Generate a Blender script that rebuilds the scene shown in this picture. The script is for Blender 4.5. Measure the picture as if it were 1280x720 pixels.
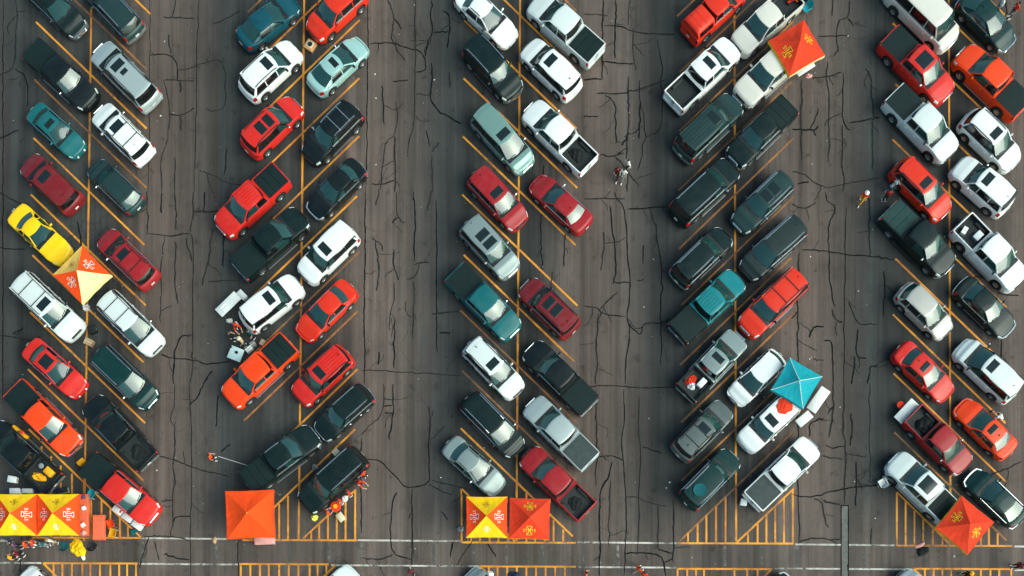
import bpy, bmesh, math, random
import numpy as np
from mathutils import Vector, Matrix, Quaternion
random.seed(7); np.random.seed(7)
R = math.radians
# ------------------------------------------------------------------ clear
for o in list(bpy.data.objects): bpy.data.objects.remove(o)
sc = bpy.context.scene
COL = sc.collection
# ------------------------------------------------------------------ camera
H = 70.0            # flying height of the camera, metres
S = 16.4            # photograph pixels per metre on the ground
NX, NY = 645.0, 800.0   # the point straight below the camera: the frame is the upper part of a wider straight-down view
cam_d = bpy.data.cameras.new('camera'); cam = bpy.data.objects.new('camera', cam_d); COL.objects.link(cam)
cam.location = (0, 0, H); cam.rotation_euler = (0, 0, 0)
cam_d.sensor_width = 36; cam_d.lens = 36 * H / (1280 / S); cam_d.shift_x = (640 - NX) / 1280; cam_d.shift_y = (NY - 360) / 1280; cam_d.clip_end = 2000
sc.camera = cam
# ------------------------------------------------------------------ sky, sun, exposure
SUN_EL, SUN_AZ = R(42), math.atan2(-0.38, 0.92)      # azimuth measured from +X towards +Y
world = bpy.data.worlds.new('World'); sc.world = world; world.use_nodes = True
nt = world.node_tree; nt.nodes.clear()
sky = nt.nodes.new('ShaderNodeTexSky'); sky.sky_type = 'NISHITA'; sky.sun_disc = False
sky.sun_elevation = SUN_EL; sky.sun_rotation = math.pi / 2 - SUN_AZ
sky.air_density = 1.0; sky.dust_density = 4.0; sky.ozone_density = 1.0
bg = nt.nodes.new('ShaderNodeBackground'); bg.inputs[1].default_value = 0.088
wo = nt.nodes.new('ShaderNodeOutputWorld')
tint = nt.nodes.new('ShaderNodeMix'); tint.data_type = 'RGBA'; tint.blend_type = 'MULTIPLY'; tint.inputs[0].default_value = 1.0
tint.inputs[7].default_value = (0.76, 1.06, 0.95, 1)
nt.links.new(sky.outputs[0], tint.inputs[6]); nt.links.new(tint.outputs[2], bg.inputs[0]); nt.links.new(bg.outputs[0], wo.inputs[0])
sun_d = bpy.data.lights.new('sun', 'SUN'); sun = bpy.data.objects.new('sun', sun_d); COL.objects.link(sun)
sun_d.energy = 1.5; sun_d.angle = R(64); sun_d.color = (1.0, 0.97, 0.91)
sd = Vector((math.cos(SUN_EL) * math.cos(SUN_AZ), math.cos(SUN_EL) * math.sin(SUN_AZ), math.sin(SUN_EL)))
sun.rotation_euler = sd.to_track_quat('Z', 'Y').to_euler(); sun.location = sd * 80
sc.view_settings.view_transform = 'Standard'; sc.view_settings.look = 'None'
sc.view_settings.exposure = 1.12; sc.view_settings.gamma = 1.0; sc.view_settings.use_curve_mapping = False
sc.render.engine = 'CYCLES'
sc.cycles.transparent_max_bounces = 12; sc.cycles.max_bounces = 8

def P(px, py, h=0.0):
    """photograph pixel -> ground-plan metres for a point h metres above the ground"""
    k = (H - h) / H / S
    return Vector(((px - NX) * k, (NY - py) * k, 0))

# ------------------------------------------------------------------ materials
def newmat(name):
    m = bpy.data.materials.new(name); m.use_nodes = True
    n = m.node_tree.nodes; n.clear()
    out = n.new('ShaderNodeOutputMaterial'); b = n.new('ShaderNodeBsdfPrincipled')
    m.node_tree.links.new(b.outputs[0], out.inputs[0])
    return m, n, m.node_tree.links, b, out
def noise(n, l, vec, scale, detail=4, rough=0.6):
    t = n.new('ShaderNodeTexNoise'); t.inputs['Scale'].default_value = scale
    t.inputs['Detail'].default_value = detail; t.inputs['Roughness'].default_value = rough
    if vec is not None: l.new(vec, t.inputs['Vector'])
    return t
def ramp(n, l, fac, stops):
    r = n.new('ShaderNodeValToRGB'); e = r.color_ramp.elements
    while len(e) < len(stops): e.new(0.5)
    for i, (p, c) in enumerate(stops):
        e[i].position = p; e[i].color = (c, c, c, 1) if isinstance(c, (int, float)) else (*c, 1)
    l.new(fac, r.inputs[0]); return r
def mix(n, l, fac, a, b, mode='MIX'):
    m = n.new('ShaderNodeMix'); m.data_type = 'RGBA'; m.blend_type = mode
    for s, v in ((m.inputs[0], fac), (m.inputs[6], a), (m.inputs[7], b)):
        if hasattr(v, 'links'): l.new(v, s)
        elif isinstance(v, (int, float)): s.default_value = v
        else: s.default_value = (*v, 1)
    return m.outputs[2]
def simple(name, col, rough=0.6, metal=0.0, coat=0.0, var=0.12, scale=6.0, spec=0.5, bump=0.0):
    m, n, l, b, o = newmat(name)
    tc = n.new('ShaderNodeTexCoord')
    t = noise(n, l, tc.outputs['Object'], scale)
    r = ramp(n, l, t.outputs[0], [(0.3, 1 - var), (0.7, 1 + var * 0.3)])
    l.new(mix(n, l, 1.0, col, r.outputs[0], 'MULTIPLY'), b.inputs['Base Color'])
    b.inputs['Roughness'].default_value = rough; b.inputs['Metallic'].default_value = metal
    b.inputs['Coat Weight'].default_value = coat; b.inputs['Coat Roughness'].default_value = 0.08
    b.inputs['Specular IOR Level'].default_value = spec
    if bump:
        bp = n.new('ShaderNodeBump'); bp.inputs['Strength'].default_value = bump; bp.inputs['Distance'].default_value = 0.02
        l.new(t.outputs[0], bp.inputs['Height']); l.new(bp.outputs[0], b.inputs['Normal'])
    return m
def paint(name, col, metal=0.0, rough=0.38):
    """car paint: base colour with clear coat and a thin uneven film of road dust"""
    m, n, l, b, o = newmat('paint_' + name)
    tc = n.new('ShaderNodeTexCoord'); oi = n.new('ShaderNodeObjectInfo')
    add = n.new('ShaderNodeVectorMath'); add.operation = 'ADD'
    l.new(tc.outputs['Object'], add.inputs[0]); l.new(oi.outputs['Location'], add.inputs[1])
    t = noise(n, l, add.outputs[0], 1.6, 6, 0.65)
    f = ramp(n, l, t.outputs[0], [(0.45, 0.0), (0.8, 0.10 if max(col) > .1 else 0.03)])
    l.new(mix(n, l, f.outputs[0], col, (0.20, 0.19, 0.175)), b.inputs['Base Color'])
    rr = ramp(n, l, t.outputs[0], [(0.3, rough - 0.06), (0.8, rough + 0.16)])
    l.new(rr.outputs[0], b.inputs['Roughness'])
    b.inputs['Metallic'].default_value = metal
    b.inputs['Coat Weight'].default_value = 0.6 if min(col) > .1 else 0.22; b.inputs['Coat Roughness'].default_value = 0.06
    b.inputs['Specular IOR Level'].default_value = 0.5 if min(col) > .1 else 0.25
    return m
PAINT = {k: paint(k, *v) for k, v in {
    'white': ((0.74, 0.75, 0.74),), 'cream': ((0.62, 0.58, 0.52),), 'pearl': ((0.60, 0.64, 0.63),),
    'silver': ((0.40, 0.45, 0.45), 0.35), 'champagne': ((0.42, 0.40, 0.37), 0.3), 'grey': ((0.10, 0.12, 0.12), 0.3),
    'steel': ((0.22, 0.27, 0.27), 0.3), 'sage': ((0.15, 0.26, 0.24), 0.2), 'graphite': ((0.022, 0.034, 0.034), 0.3),
    'black': ((0.004, 0.008, 0.009),), 'ink': ((0.003, 0.011, 0.011),), 'pine': ((0.003, 0.026, 0.025),),
    'teal': ((0.006, 0.105, 0.115),), 'petrol': ((0.004, 0.060, 0.085),), 'aqua': ((0.32, 0.52, 0.50), 0.2),
    'slate': ((0.018, 0.042, 0.042), 0.2), 'red': ((0.58, 0.018, 0.012),), 'scarlet': ((0.64, 0.026, 0.008),),
    'orange': ((0.82, 0.052, 0.005),), 'maroon': ((0.17, 0.010, 0.014),), 'crimson': ((0.30, 0.012, 0.016),),
    'yellow': ((0.88, 0.52, 0.004),), 'aquasage': ((0.30, 0.40, 0.385), 0.2), 'turq': ((0.004, 0.17, 0.19),)}.items()}
M = {}
M['rubber'] = simple('tyre_rubber', (0.012, 0.012, 0.013), 0.8)
M['alloy'] = simple('wheel_alloy', (0.55, 0.56, 0.57), 0.3, 0.8)
M['chrome'] = simple('chrome_trim', (0.72, 0.74, 0.75), 0.16, 0.9)
M['blackplastic'] = simple('black_plastic', (0.010, 0.012, 0.013), 0.5)
M['liner'] = simple('bed_liner', (0.016, 0.021, 0.022), 0.7, var=0.4, scale=14)
M['cover'] = simple('vinyl_bed_cover', (0.005, 0.015, 0.015), 0.6, var=0.3, scale=3, spec=0.25)
M['covergrey'] = simple('grey_bed_cover', (0.045, 0.06, 0.06), 0.6, var=0.3, scale=3, spec=0.25)
M['coverolive'] = simple('olive_bed_cover', (0.012, 0.045, 0.042), 0.6, var=0.3, scale=3, spec=0.25)
M['interior'] = simple('dark_cabin_trim', (0.014, 0.017, 0.018), 0.75)
M['seatdark'] = simple('charcoal_seat_cloth', (0.03, 0.033, 0.035), 0.85)
M['seatgrey'] = simple('grey_seat_cloth', (0.12, 0.12, 0.115), 0.85)
M['seattan'] = simple('tan_seat_leather', (0.28, 0.20, 0.13), 0.6)
M['plate'] = simple('number_plate', (0.6, 0.6, 0.58), 0.4)
def glass(name, tint, base):
    m, n, l, b, o = newmat(name); n.remove(b)
    tr = n.new('ShaderNodeBsdfTransparent'); tr.inputs[0].default_value = (*tint, 1)
    df = n.new('ShaderNodeBsdfDiffuse'); df.inputs[0].default_value = (*base, 1)
    gl = n.new('ShaderNodeBsdfGlossy'); gl.inputs['Roughness'].default_value = 0.09
    fr = n.new('ShaderNodeFresnel'); fr.inputs[0].default_value = 2.0
    m1 = n.new('ShaderNodeMixShader'); m1.inputs[0].default_value = 0.60
    m2 = n.new('ShaderNodeMixShader')
    l.new(tr.outputs[0], m1.inputs[1]); l.new(df.outputs[0], m1.inputs[2])
    l.new(fr.outputs[0], m2.inputs[0]); l.new(m1.outputs[0], m2.inputs[1]); l.new(gl.outputs[0], m2.inputs[2])
    l.new(m2.outputs[0], o.inputs[0]); return m
M['glass'] = glass('tinted_windscreen_glass', (0.42, 0.55, 0.54), (0.016, 0.072, 0.066))
M['privacy'] = glass('dark_privacy_glass', (0.06, 0.075, 0.075), (0.008, 0.012, 0.013))
M['sunroof'] = simple('sunroof_glass', (0.010, 0.018, 0.019), 0.12, spec=0.5)
M['headlamp'] = simple('headlamp_lens', (0.62, 0.66, 0.66), 0.08, spec=0.7)
M['taillamp'] = simple('taillamp_lens', (0.42, 0.012, 0.012), 0.15, spec=0.7)
for k, c in {'fab_orange': (0.90, 0.068, 0.006), 'fab_red': (0.70, 0.042, 0.012), 'fab_yellow': (0.90, 0.52, 0.008),
             'fab_cream': (0.88, 0.66, 0.30), 'fab_amber': (0.90, 0.52, 0.12), 'fab_teal': (0.006, 0.30, 0.36), 'fab_white': (0.75, 0.74, 0.72),
             'fab_pink': (0.75, 0.35, 0.32), 'fab_coral': (0.72, 0.13, 0.06), 'fab_gold': (0.85, 0.38, 0.01),
             'fab_black': (0.012, 0.014, 0.015), 'fab_grey': (0.22, 0.24, 0.25), 'fab_navy': (0.01, 0.03, 0.07),
             'fab_tan': (0.50, 0.32, 0.18), 'fab_purple': (0.10, 0.05, 0.11), 'fab_denim': (0.04, 0.08, 0.14),
             'fab_darkteal': (0.006, 0.085, 0.10), 'fab_maroon': (0.18, 0.01, 0.015), 'fab_lime': (0.62, 0.62, 0.10)}.items():
    M[k] = simple(k, c, 0.85, var=0.10, scale=3, spec=0.25, bump=0.15)
M['print_gold'] = simple('printed_gold', (0.88, 0.58, 0.03), 0.8, spec=0.2)
M['print_white'] = simple('printed_white', (0.82, 0.76, 0.66), 0.8, spec=0.2)
M['print_red'] = simple('printed_red', (0.42, 0.02, 0.012), 0.8, spec=0.2)
M['print_dark'] = simple('printed_dark', (0.10, 0.05, 0.03), 0.8, spec=0.2)
M['skin'] = simple('skin', (0.50, 0.28, 0.19), 0.6)
M['hairdark'] = simple('dark_hair', (0.02, 0.013, 0.009), 0.7)
M['hairfair'] = simple('fair_hair', (0.30, 0.19, 0.08), 0.7)
M['eye'] = simple('eye', (0.05, 0.03, 0.02), 0.3)
M['tableplastic'] = simple('white_table_plastic', (0.70, 0.71, 0.69), 0.5, var=0.08)
M['coolerwhite'] = simple('white_cooler_plastic', (0.76, 0.77, 0.76), 0.4, var=0.05)
M['bluetop'] = simple('pale_blue_table_top', (0.48, 0.62, 0.63), 0.5)
M['metal'] = simple('grey_metal_tube', (0.35, 0.36, 0.37), 0.35, 0.8)
M['card'] = simple('cardboard', (0.42, 0.28, 0.16), 0.85)
M['creambox'] = simple('cream_card', (0.62, 0.52, 0.36), 0.8)
M['concrete'] = simple('concrete_patch', (0.125, 0.122, 0.116), 0.85, var=0.35, scale=4)
M['polebase'] = simple('orange_painted_concrete', (0.62, 0.30, 0.12), 0.8, var=0.35, scale=5)
M['tar'] = simple('crack_sealant', (0.008, 0.010, 0.010), 0.9, var=0.4, scale=8, spec=0.1)
M['crackfaint'] = simple('dusty_open_crack', (0.024, 0.024, 0.023), 0.9, var=0.5, scale=5, spec=0.1)
M['litter'] = simple('paper_litter', (0.7, 0.69, 0.66), 0.8)

def asphalt():
    m, n, l, b, o = newmat('worn_asphalt')
    g = n.new('ShaderNodeNewGeometry')
    def mapped(s):
        mp = n.new('ShaderNodeMapping'); mp.inputs['Scale'].default_value = s
        l.new(g.outputs['Position'], mp.inputs[0]); return mp.outputs[0]
    # paver strips laid along Y, wheel tracks, patchy ageing, oil and grit
    strip = noise(n, l, mapped((0.42, 0.008, 1)), 1.0, 2, 0.5)
    track = noise(n, l, mapped((1.5, 0.035, 1)), 1.0, 4, 0.62)
    streak = noise(n, l, mapped((5.5, 0.10, 1)), 1.0, 4, 0.7)
    patch = noise(n, l, mapped((0.13, 0.10, 1)), 1.0, 5, 0.6)
    grit = noise(n, l, mapped((14, 14, 1)), 1.0, 8, 0.75)
    blot = noise(n, l, mapped((0.8, 0.55, 1)), 1.0, 6, 0.65)
    # aisles worn paler and browner; dark stall band includes painted shade around cars
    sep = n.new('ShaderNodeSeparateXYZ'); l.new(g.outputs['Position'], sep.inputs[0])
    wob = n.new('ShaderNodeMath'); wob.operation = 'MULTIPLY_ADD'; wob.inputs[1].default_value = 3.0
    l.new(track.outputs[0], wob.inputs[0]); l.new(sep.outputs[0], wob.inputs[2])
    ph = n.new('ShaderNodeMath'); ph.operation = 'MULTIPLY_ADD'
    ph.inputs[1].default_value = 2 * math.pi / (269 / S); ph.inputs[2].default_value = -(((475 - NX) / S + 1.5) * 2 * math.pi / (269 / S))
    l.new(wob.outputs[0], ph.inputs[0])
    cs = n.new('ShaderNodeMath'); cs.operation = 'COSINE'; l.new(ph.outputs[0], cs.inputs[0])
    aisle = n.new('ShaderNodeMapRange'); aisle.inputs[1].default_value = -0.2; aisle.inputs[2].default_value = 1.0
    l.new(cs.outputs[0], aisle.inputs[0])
    # the cross lane and hatched ends below the rows carry no parked cars: painted shade gives way to aisle wear
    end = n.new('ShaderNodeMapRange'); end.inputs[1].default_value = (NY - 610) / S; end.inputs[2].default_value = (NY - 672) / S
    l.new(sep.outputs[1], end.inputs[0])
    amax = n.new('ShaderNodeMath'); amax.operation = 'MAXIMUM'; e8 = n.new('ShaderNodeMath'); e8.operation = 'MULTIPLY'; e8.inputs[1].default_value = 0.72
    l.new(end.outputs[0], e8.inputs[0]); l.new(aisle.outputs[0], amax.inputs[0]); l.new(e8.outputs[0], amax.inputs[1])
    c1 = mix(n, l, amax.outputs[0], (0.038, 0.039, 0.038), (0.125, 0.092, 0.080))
    oil = noise(n, l, mapped((1.1, 0.9, 1)), 1.0, 3, 0.55)
    oilr = ramp(n, l, oil.outputs[0], [(0.62, 1.0), (0.74, 0.55)])
    c1 = mix(n, l, 1.0, c1, oilr.outputs[0], 'MULTIPLY')
    vor = n.new('ShaderNodeTexVoronoi'); vor.feature = 'DISTANCE_TO_EDGE'; vor.inputs['Scale'].default_value = 1.0
    vw = n.new('ShaderNodeMix'); vw.data_type = 'VECTOR'; vw.inputs[0].default_value = 0.28
    l.new(mapped((0.42, 0.26, 0.0)), vw.inputs[4]); wn = noise(n, l, mapped((0.9, 0.9, 1)), 1.0, 5, 0.6); l.new(wn.outputs['Color'], vw.inputs[5])
    l.new(vw.outputs[1], vor.inputs['Vector'])
    vr = ramp(n, l, vor.outputs['Distance'], [(0.0, 0.55), (0.012, 1.0)])
    hm = ramp(n, l, patch.outputs[0], [(0.48, 0.0), (0.60, 0.75)])
    c1 = mix(n, l, hm.outputs[0], c1, mix(n, l, 1.0, c1, vr.outputs[0], 'MULTIPLY'))
    sr = ramp(n, l, strip.outputs[0], [(0.36, 0.72), (0.64, 1.16)])
    c2 = mix(n, l, 1.0, c1, sr.outputs[0], 'MULTIPLY')
    tr = ramp(n, l, track.outputs[0], [(0.30, 0.58), (0.5, 0.98), (0.70, 1.24)])
    c3 = mix(n, l, 1.0, c2, tr.outputs[0], 'MULTIPLY')
    st = ramp(n, l, streak.outputs[0], [(0.35, 0.78), (0.7, 1.15)])
    c4 = mix(n, l, 0.8, c3, st.outputs[0], 'MULTIPLY')
    pr = ramp(n, l, patch.outputs[0], [(0.35, 0.76), (0.68, 1.16)])
    c5 = mix(n, l, 1.0, c4, pr.outputs[0], 'MULTIPLY')
    br = ramp(n, l, blot.outputs[0], [(0.30, 0.72), (0.48, 1.0)])
    c6 = mix(n, l, 0.8, c5, br.outputs[0], 'MULTIPLY')
    gr = ramp(n, l, grit.outputs[0], [(0.25, 0.62), (0.75, 1.36)])
    c7 = mix(n, l, 0.8, c6, gr.outputs[0], 'MULTIPLY')
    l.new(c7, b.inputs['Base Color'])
    b.inputs['Roughness'].default_value = 0.82; b.inputs['Specular IOR Level'].default_value = 0.3
    bp = n.new('ShaderNodeBump'); bp.inputs['Strength'].default_value = 0.35; bp.inputs['Distance'].default_value = 0.02
    l.new(grit.outputs[0], bp.inputs['Height']); l.new(bp.outputs[0], b.inputs['Normal'])
    return m
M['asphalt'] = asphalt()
def roadpaint(name, col, lo, hi, dark=None):
    dark = dark or tuple(c * .6 for c in col)
    m, n, l, b, o = newmat(name)
    g = n.new('ShaderNodeNewGeometry')
    a = noise(n, l, g.outputs['Position'], 2.2, 8, 0.72)
    a2 = noise(n, l, g.outputs['Position'], 0.23, 3, 0.5)
    s = n.new('ShaderNodeMath'); s.operation = 'MULTIPLY_ADD'; s.inputs[1].default_value = 0.6
    l.new(a2.outputs[0], s.inputs[0]); l.new(a.outputs[0], s.inputs[2])
    f = ramp(n, l, s.outputs[0], [(lo, 0.0), (hi, 1.0)])
    t = noise(n, l, g.outputs['Position'], 0.35, 3)
    tone = ramp(n, l, t.outputs[0], [(0.35, dark), (0.62, col)])
    l.new(mix(n, l, f.outputs[0], (0.055, 0.05, 0.046), tone.outputs[0]), b.inputs['Base Color'])
    b.inputs['Roughness'].default_value = 0.75
    return m
M['line'] = roadpaint('worn_orange_road_paint', (0.80, 0.31, 0.018), 0.50, 0.80, (0.42, 0.135, 0.018))
M['lineworn'] = roadpaint('faded_orange_road_paint', (0.50, 0.17, 0.022), 0.56, 0.95, (0.20, 0.075, 0.022))
M['whiteline'] = roadpaint('worn_white_road_paint', (0.60, 0.55, 0.49), 0.66, 0.86)
M['faintline'] = roadpaint('scrubbed_white_road_paint', (0.30, 0.27, 0.24), 0.80, 1.06)

# ------------------------------------------------------------------ mesh helpers
class MB:
    def __init__(s): s.v = []; s.f = []
    def add(s, vs, fs):
        o = len(s.v); s.v += [tuple(v) for v in vs]; s.f += [tuple(i + o for i in f) for f in fs]; return s
    def box(s, c, d, rot=None, taper=1.0):
        x, y, z = (k / 2 for k in d); vs = []
        for sz in (-1, 1):
            t = taper if sz > 0 else 1
            for sx, sy in ((-1, -1), (1, -1), (1, 1), (-1, 1)):
                p = Vector((sx * x * t, sy * y * t, sz * z))
                if rot is not None: p = rot @ p
                vs.append(p + Vector(c))
        return s.add(vs, [(3, 2, 1, 0), (4, 5, 6, 7), (0, 1, 5, 4), (1, 2, 6, 5), (2, 3, 7, 6), (3, 0, 4, 7)])
    def rbox(s, c, d, b=0.03, rot=None, top=1.0):
        """box with chamfered edges all round"""
        x, y, z = (k / 2 for k in d); b = min(b, x * .9, y * .9, z * .9)
        rings = [(-z, b, 1), (-z + b, 0, 1), (z - b, 0, top), (z, b, top)]; vs = []
        for zz, ins, t in rings:
            X, Y = (x - ins) * t, (y - ins) * t; k = b * 0.8
            for p in ((-X + k, -Y), (X - k, -Y), (X, -Y + k), (X, Y - k), (X - k, Y), (-X + k, Y), (-X, Y - k), (-X, -Y + k)):
                q = Vector((p[0], p[1], zz))
                if rot is not None: q = rot @ q
                vs.append(q + Vector(c))
        fs = [tuple(range(7, -1, -1)), tuple(range(24, 32))]
        for r in range(3):
            for i in range(8): fs.append((r * 8 + i, r * 8 + (i + 1) % 8, r * 8 + 8 + (i + 1) % 8, r * 8 + 8 + i))
        return s.add(vs, fs)
    def tube(s, a, b, r0, r1=None, n=8):
        a, b = Vector(a), Vector(b); r1 = r0 if r1 is None else r1
        q = (b - a).to_track_quat('Z', 'Y'); vs = []
        for p, r in ((a, r0), (b, r1)):
            for i in range(n): vs.append(p + q @ Vector((r * math.cos(2 * math.pi * i / n), r * math.sin(2 * math.pi * i / n), 0)))
        fs = [(i, (i + 1) % n, n + (i + 1) % n, n + i) for i in range(n)] + [tuple(range(n - 1, -1, -1)), tuple(range(n, 2 * n))]
        return s.add(vs, fs)
    def bar(s, a, b, w, t, up=(0, 0, 1)):
        a, b = Vector(a), Vector(b); d = (b - a).normalized(); sd_ = d.cross(Vector(up)).normalized() * (w / 2); u = sd_.cross(d).normalized() * (t / 2)
        vs = [p + i * sd_ + j * u for p in (a, b) for i, j in ((-1, -1), (1, -1), (1, 1), (-1, 1))]
        return s.add(vs, [(3, 2, 1, 0), (4, 5, 6, 7), (0, 1, 5, 4), (1, 2, 6, 5), (2, 3, 7, 6), (3, 0, 4, 7)])
    def grid(s, rows, flip=False):
        m = len(rows[0]); vs = [p for r in rows for p in r]; fs = []
        for i in range(len(rows) - 1):
            for j in range(m - 1):
                f = (i * m + j, i * m + j + 1, (i + 1) * m + j + 1, (i + 1) * m + j)
                fs.append(f[::-1] if flip else f)
        return s.add(vs, fs)
    def lathe(s, prof, n=18, axis='z'):
        vs = []; k = len(prof)
        for i in range(n):
            a = 2 * math.pi * i / n
            for r, z in prof:
                vs.append((r * math.cos(a), r * math.sin(a), z) if axis == 'z' else (r * math.cos(a), z, r * math.sin(a)))
        fs = []
        for i in range(n):
            for j in range(k - 1):
                f = (i * k + j, ((i + 1) % n) * k + j, ((i + 1) % n) * k + j + 1, i * k + j + 1)
                fs.append(f if axis == 'z' else f[::-1])
        return s.add(vs, fs)
    def sphere(s, c, r, n=10, m=6, sq=(1, 1, 1)):
        vs = []; c = Vector(c)
        for j in range(m + 1):
            t = math.pi * j / m
            for i in range(n):
                a = 2 * math.pi * i / n
                vs.append(c + Vector((r * sq[0] * math.sin(t) * math.cos(a), r * sq[1] * math.sin(t) * math.sin(a), r * sq[2] * math.cos(t))))
        fs = [(j * n + i, (j + 1) * n + i, (j + 1) * n + (i + 1) % n, j * n + (i + 1) % n) for j in range(m) for i in range(n)]
        return s.add(vs, fs)
    def mesh(s, name, smooth=35, fixn=True):
        me = bpy.data.meshes.new(name); me.from_pydata(s.v, [], s.f)
        if fixn:
            bm = bmesh.new(); bm.from_mesh(me)
            bmesh.ops.remove_doubles(bm, verts=bm.verts, dist=1e-5)
            bmesh.ops.recalc_face_normals(bm, faces=bm.faces); bm.to_mesh(me); bm.free()
        me.materials.append(None)
        if smooth:
            me.shade_smooth(); me.set_sharp_from_angle(angle=R(smooth))
        me.update(); return me
def O(name, me, mat, parent=None, loc=(0, 0, 0), rz=0.0, scale=None):
    o = bpy.data.objects.new(name, me); COL.objects.link(o)
    if me is not None and mat is not None:
        ms = mat if isinstance(mat, (list, tuple)) else [mat]
        for i, mm in enumerate(ms): o.material_slots[i].link = 'OBJECT'; o.material_slots[i].material = mm
    if parent is not None: o.parent = parent
    o.location = loc
    if rz: o.rotation_euler = (0, 0, rz)
    if scale is not None: o.scale = scale
    return o
def tag(o, label, cat, group=None):
    o['label'] = label; o['category'] = cat
    if group: o['group'] = group
    return o
def thing(name, label, cat, loc, rz=0, group=None):
    o = O(name, None, None, None, loc, rz); return tag(o, label, cat, group)

# ------------------------------------------------------------------ ground and markings
mb = MB(); N = 24; E = 260.0
mb.grid([[(-E + 2 * E * i / N, -E + 2 * E * j / N, 0) for i in range(N + 1)] for j in range(N + 1)])
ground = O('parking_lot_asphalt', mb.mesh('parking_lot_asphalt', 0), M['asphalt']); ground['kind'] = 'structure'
if ground.data.polygons[0].normal.z < 0: ground.data.flip_normals()

def strip_mesh(pts, w, z, jit=0.0, taper=False, name='strip'):
    """ribbon along a ground polyline (metres)"""
    m = MB(); n = len(pts); L_, R_ = [], []
    for i, p in enumerate(pts):
        a = pts[max(i - 1, 0)]; b = pts[min(i + 1, n - 1)]
        d = Vector((b[0] - a[0], b[1] - a[1], 0)); d.normalize(); nn = Vector((-d.y, d.x, 0))
        ww = w / 2
        if jit: ww *= 1 + random.uniform(-jit, jit)
        if taper: ww *= max(0.5, min(1, 5 * min(i, n - 1 - i) / max(1, n - 1) + 0.5))
        q = Vector((p[0], p[1], z)); L_.append(q + nn * ww); R_.append(q - nn * ww)
    m.grid([R_, L_]); me = m.mesh(name, 0, False)
    if me.polygons[0].normal.z < 0: me.flip_normals()
    return me
def line(name, a, b, w, z, mat):
    pa, pb = P(*a), P(*b); k = max(2, int((pb - pa).length / 0.7))
    pts = [pa.lerp(pb, i / k) for i in range(k + 1)]
    return O(name, strip_mesh(pts, w, z, 0.10, name=name), mat, ground)
# centre lines of the five parking rows and their slanted stall lines
ROWX = [(114, 106), (380, 374), (650, 646), (918, 920), (1186, 1188)]     # x at y=20 and y=606
ROWY0 = [20, 20, 19, 24.5, 24]
def rowx(k, y): a, b = ROWX[k]; return a + (b - a) * (y - 20) / 586
LW = 0.145
for k in range(5):
    line('centre_line', (rowx(k, -60), -60), (rowx(k, 676), 676), LW, 0.004, M['line'])
    sl = 1 if k in (0, 2, 4) else -1
    for j in range(-1, 9):
        y = ROWY0[k] + 73.0 * j; x = rowx(k, y)
        d = random.uniform(67, 72); e = random.uniform(69, 74)
        if j == 8:
            d = 70; e = 70
        if j == -1 and k in (0, 2): d = 20
        line('stall_line', (x - d, y - sl * d * 0.965), (x + e, y + sl * e * 0.965), LW, 0.006 + 0.0001 * j, M['lineworn'] if (k == 3 or random.random() < .22) else M['line'])
def comb(y, x0, x1, bars, z=0.0085):
    line('hatch_edge_line', (x0, y), (x1, y + (x1 - x0) * 0.0035), LW, z, M['line'])
    for x, t in bars: line('hatch_bar', (x, t), (x, y), LW * 0.95, z - 0.001, M['line'])
comb(672, 40, 176, [(52, 558), (64, 570), (76, 582), (90, 592), (105, 604), (114, 612), (127, 624), (138, 635), (150, 646), (160, 656)])
comb(675, 303, 446, [(314, 664), (325, 653), (337, 642), (349, 630), (360, 620), (389, 664), (399, 654), (410, 644), (421, 634), (432, 624), (444, 613)])
line('hatch_diagonal', (379, 673), (445, 612), LW, 0.0072, M['line'])
comb(678, 577, 720, [(577, 611), (589, 622), (600, 633), (612, 645), (623, 656), (635, 667), (658, 616), (669, 627), (681, 639), (692, 650), (704, 662)])
line('hatch_diagonal', (577, 611), (644, 677), LW, 0.0072, M['line'])
comb(679, 847, 992, [(860, 666), (872, 655), (883, 644), (895, 633), (907, 621), (935, 667), (947, 655), (958, 644), (969, 633), (980, 622), (991, 612)])
line('hatch_diagonal', (921, 678), (992, 611), LW, 0.0072, M['line'])
comb(682, 1121, 1265, [(1121, 615), (1132, 627), (1143, 638), (1154, 649), (1166, 660), (1178, 671), (1200, 622), (1212, 633), (1226, 646), (1236, 656), (1247, 667)])
line('hatch_diagonal', (1121, 615), (1188, 681), LW, 0.0072, M['line'])
def comb2(y, x0, x1, xs, dg):
    line('hatch_edge_line', (x0, y), (x1, y + (x1 - x0) * 0.0035), LW, 0.0085, M['line'])
    for x in xs: line('hatch_bar', (x, y), (x, y + 45), LW * 0.95, 0.0075, M['line'])
    line('hatch_diagonal', *dg, LW, 0.0072, M['line'])
comb2(704, 54, 172, [67, 78, 90, 103, 113, 125, 138, 149, 159, 170], ((54, 704), (100, 750)))
comb2(705, 299, 411, [301, 313, 325, 336, 349, 361, 373, 387, 397, 408], ((420, 706), (376, 748)))
comb2(708, 600, 720, [611, 622, 634, 646, 658, 670, 682, 694, 706], ((600, 708), (645, 752)))
comb2(711, 847, 965, [847, 859, 870, 880, 918, 934, 947], ((965, 711), (925, 750)))
comb2(711, 1142, 1264, [1156, 1167, 1178, 1189, 1226, 1238, 1249, 1264], ((1142, 711), (1185, 752)))
for (a, b) in ((177, 283), (447, 577), (722, 846), (994, 1118), (1268, 1420), (-200, 0)):
    line('white_lane_line', (a, 671 + a * 0.0095), (b, 671 + b * 0.0095), 0.13, 0.0045, M['whiteline'])
for (a, b) in ((174, 298), (414, 600), (722, 846), (968, 1141), (1268, 1420), (-200, 52)):
    line('white_lane_line', (a, 703.5 + a * 0.0072), (b, 703.5 + b * 0.0072), 0.13, 0.0045, M['whiteline'])
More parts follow.
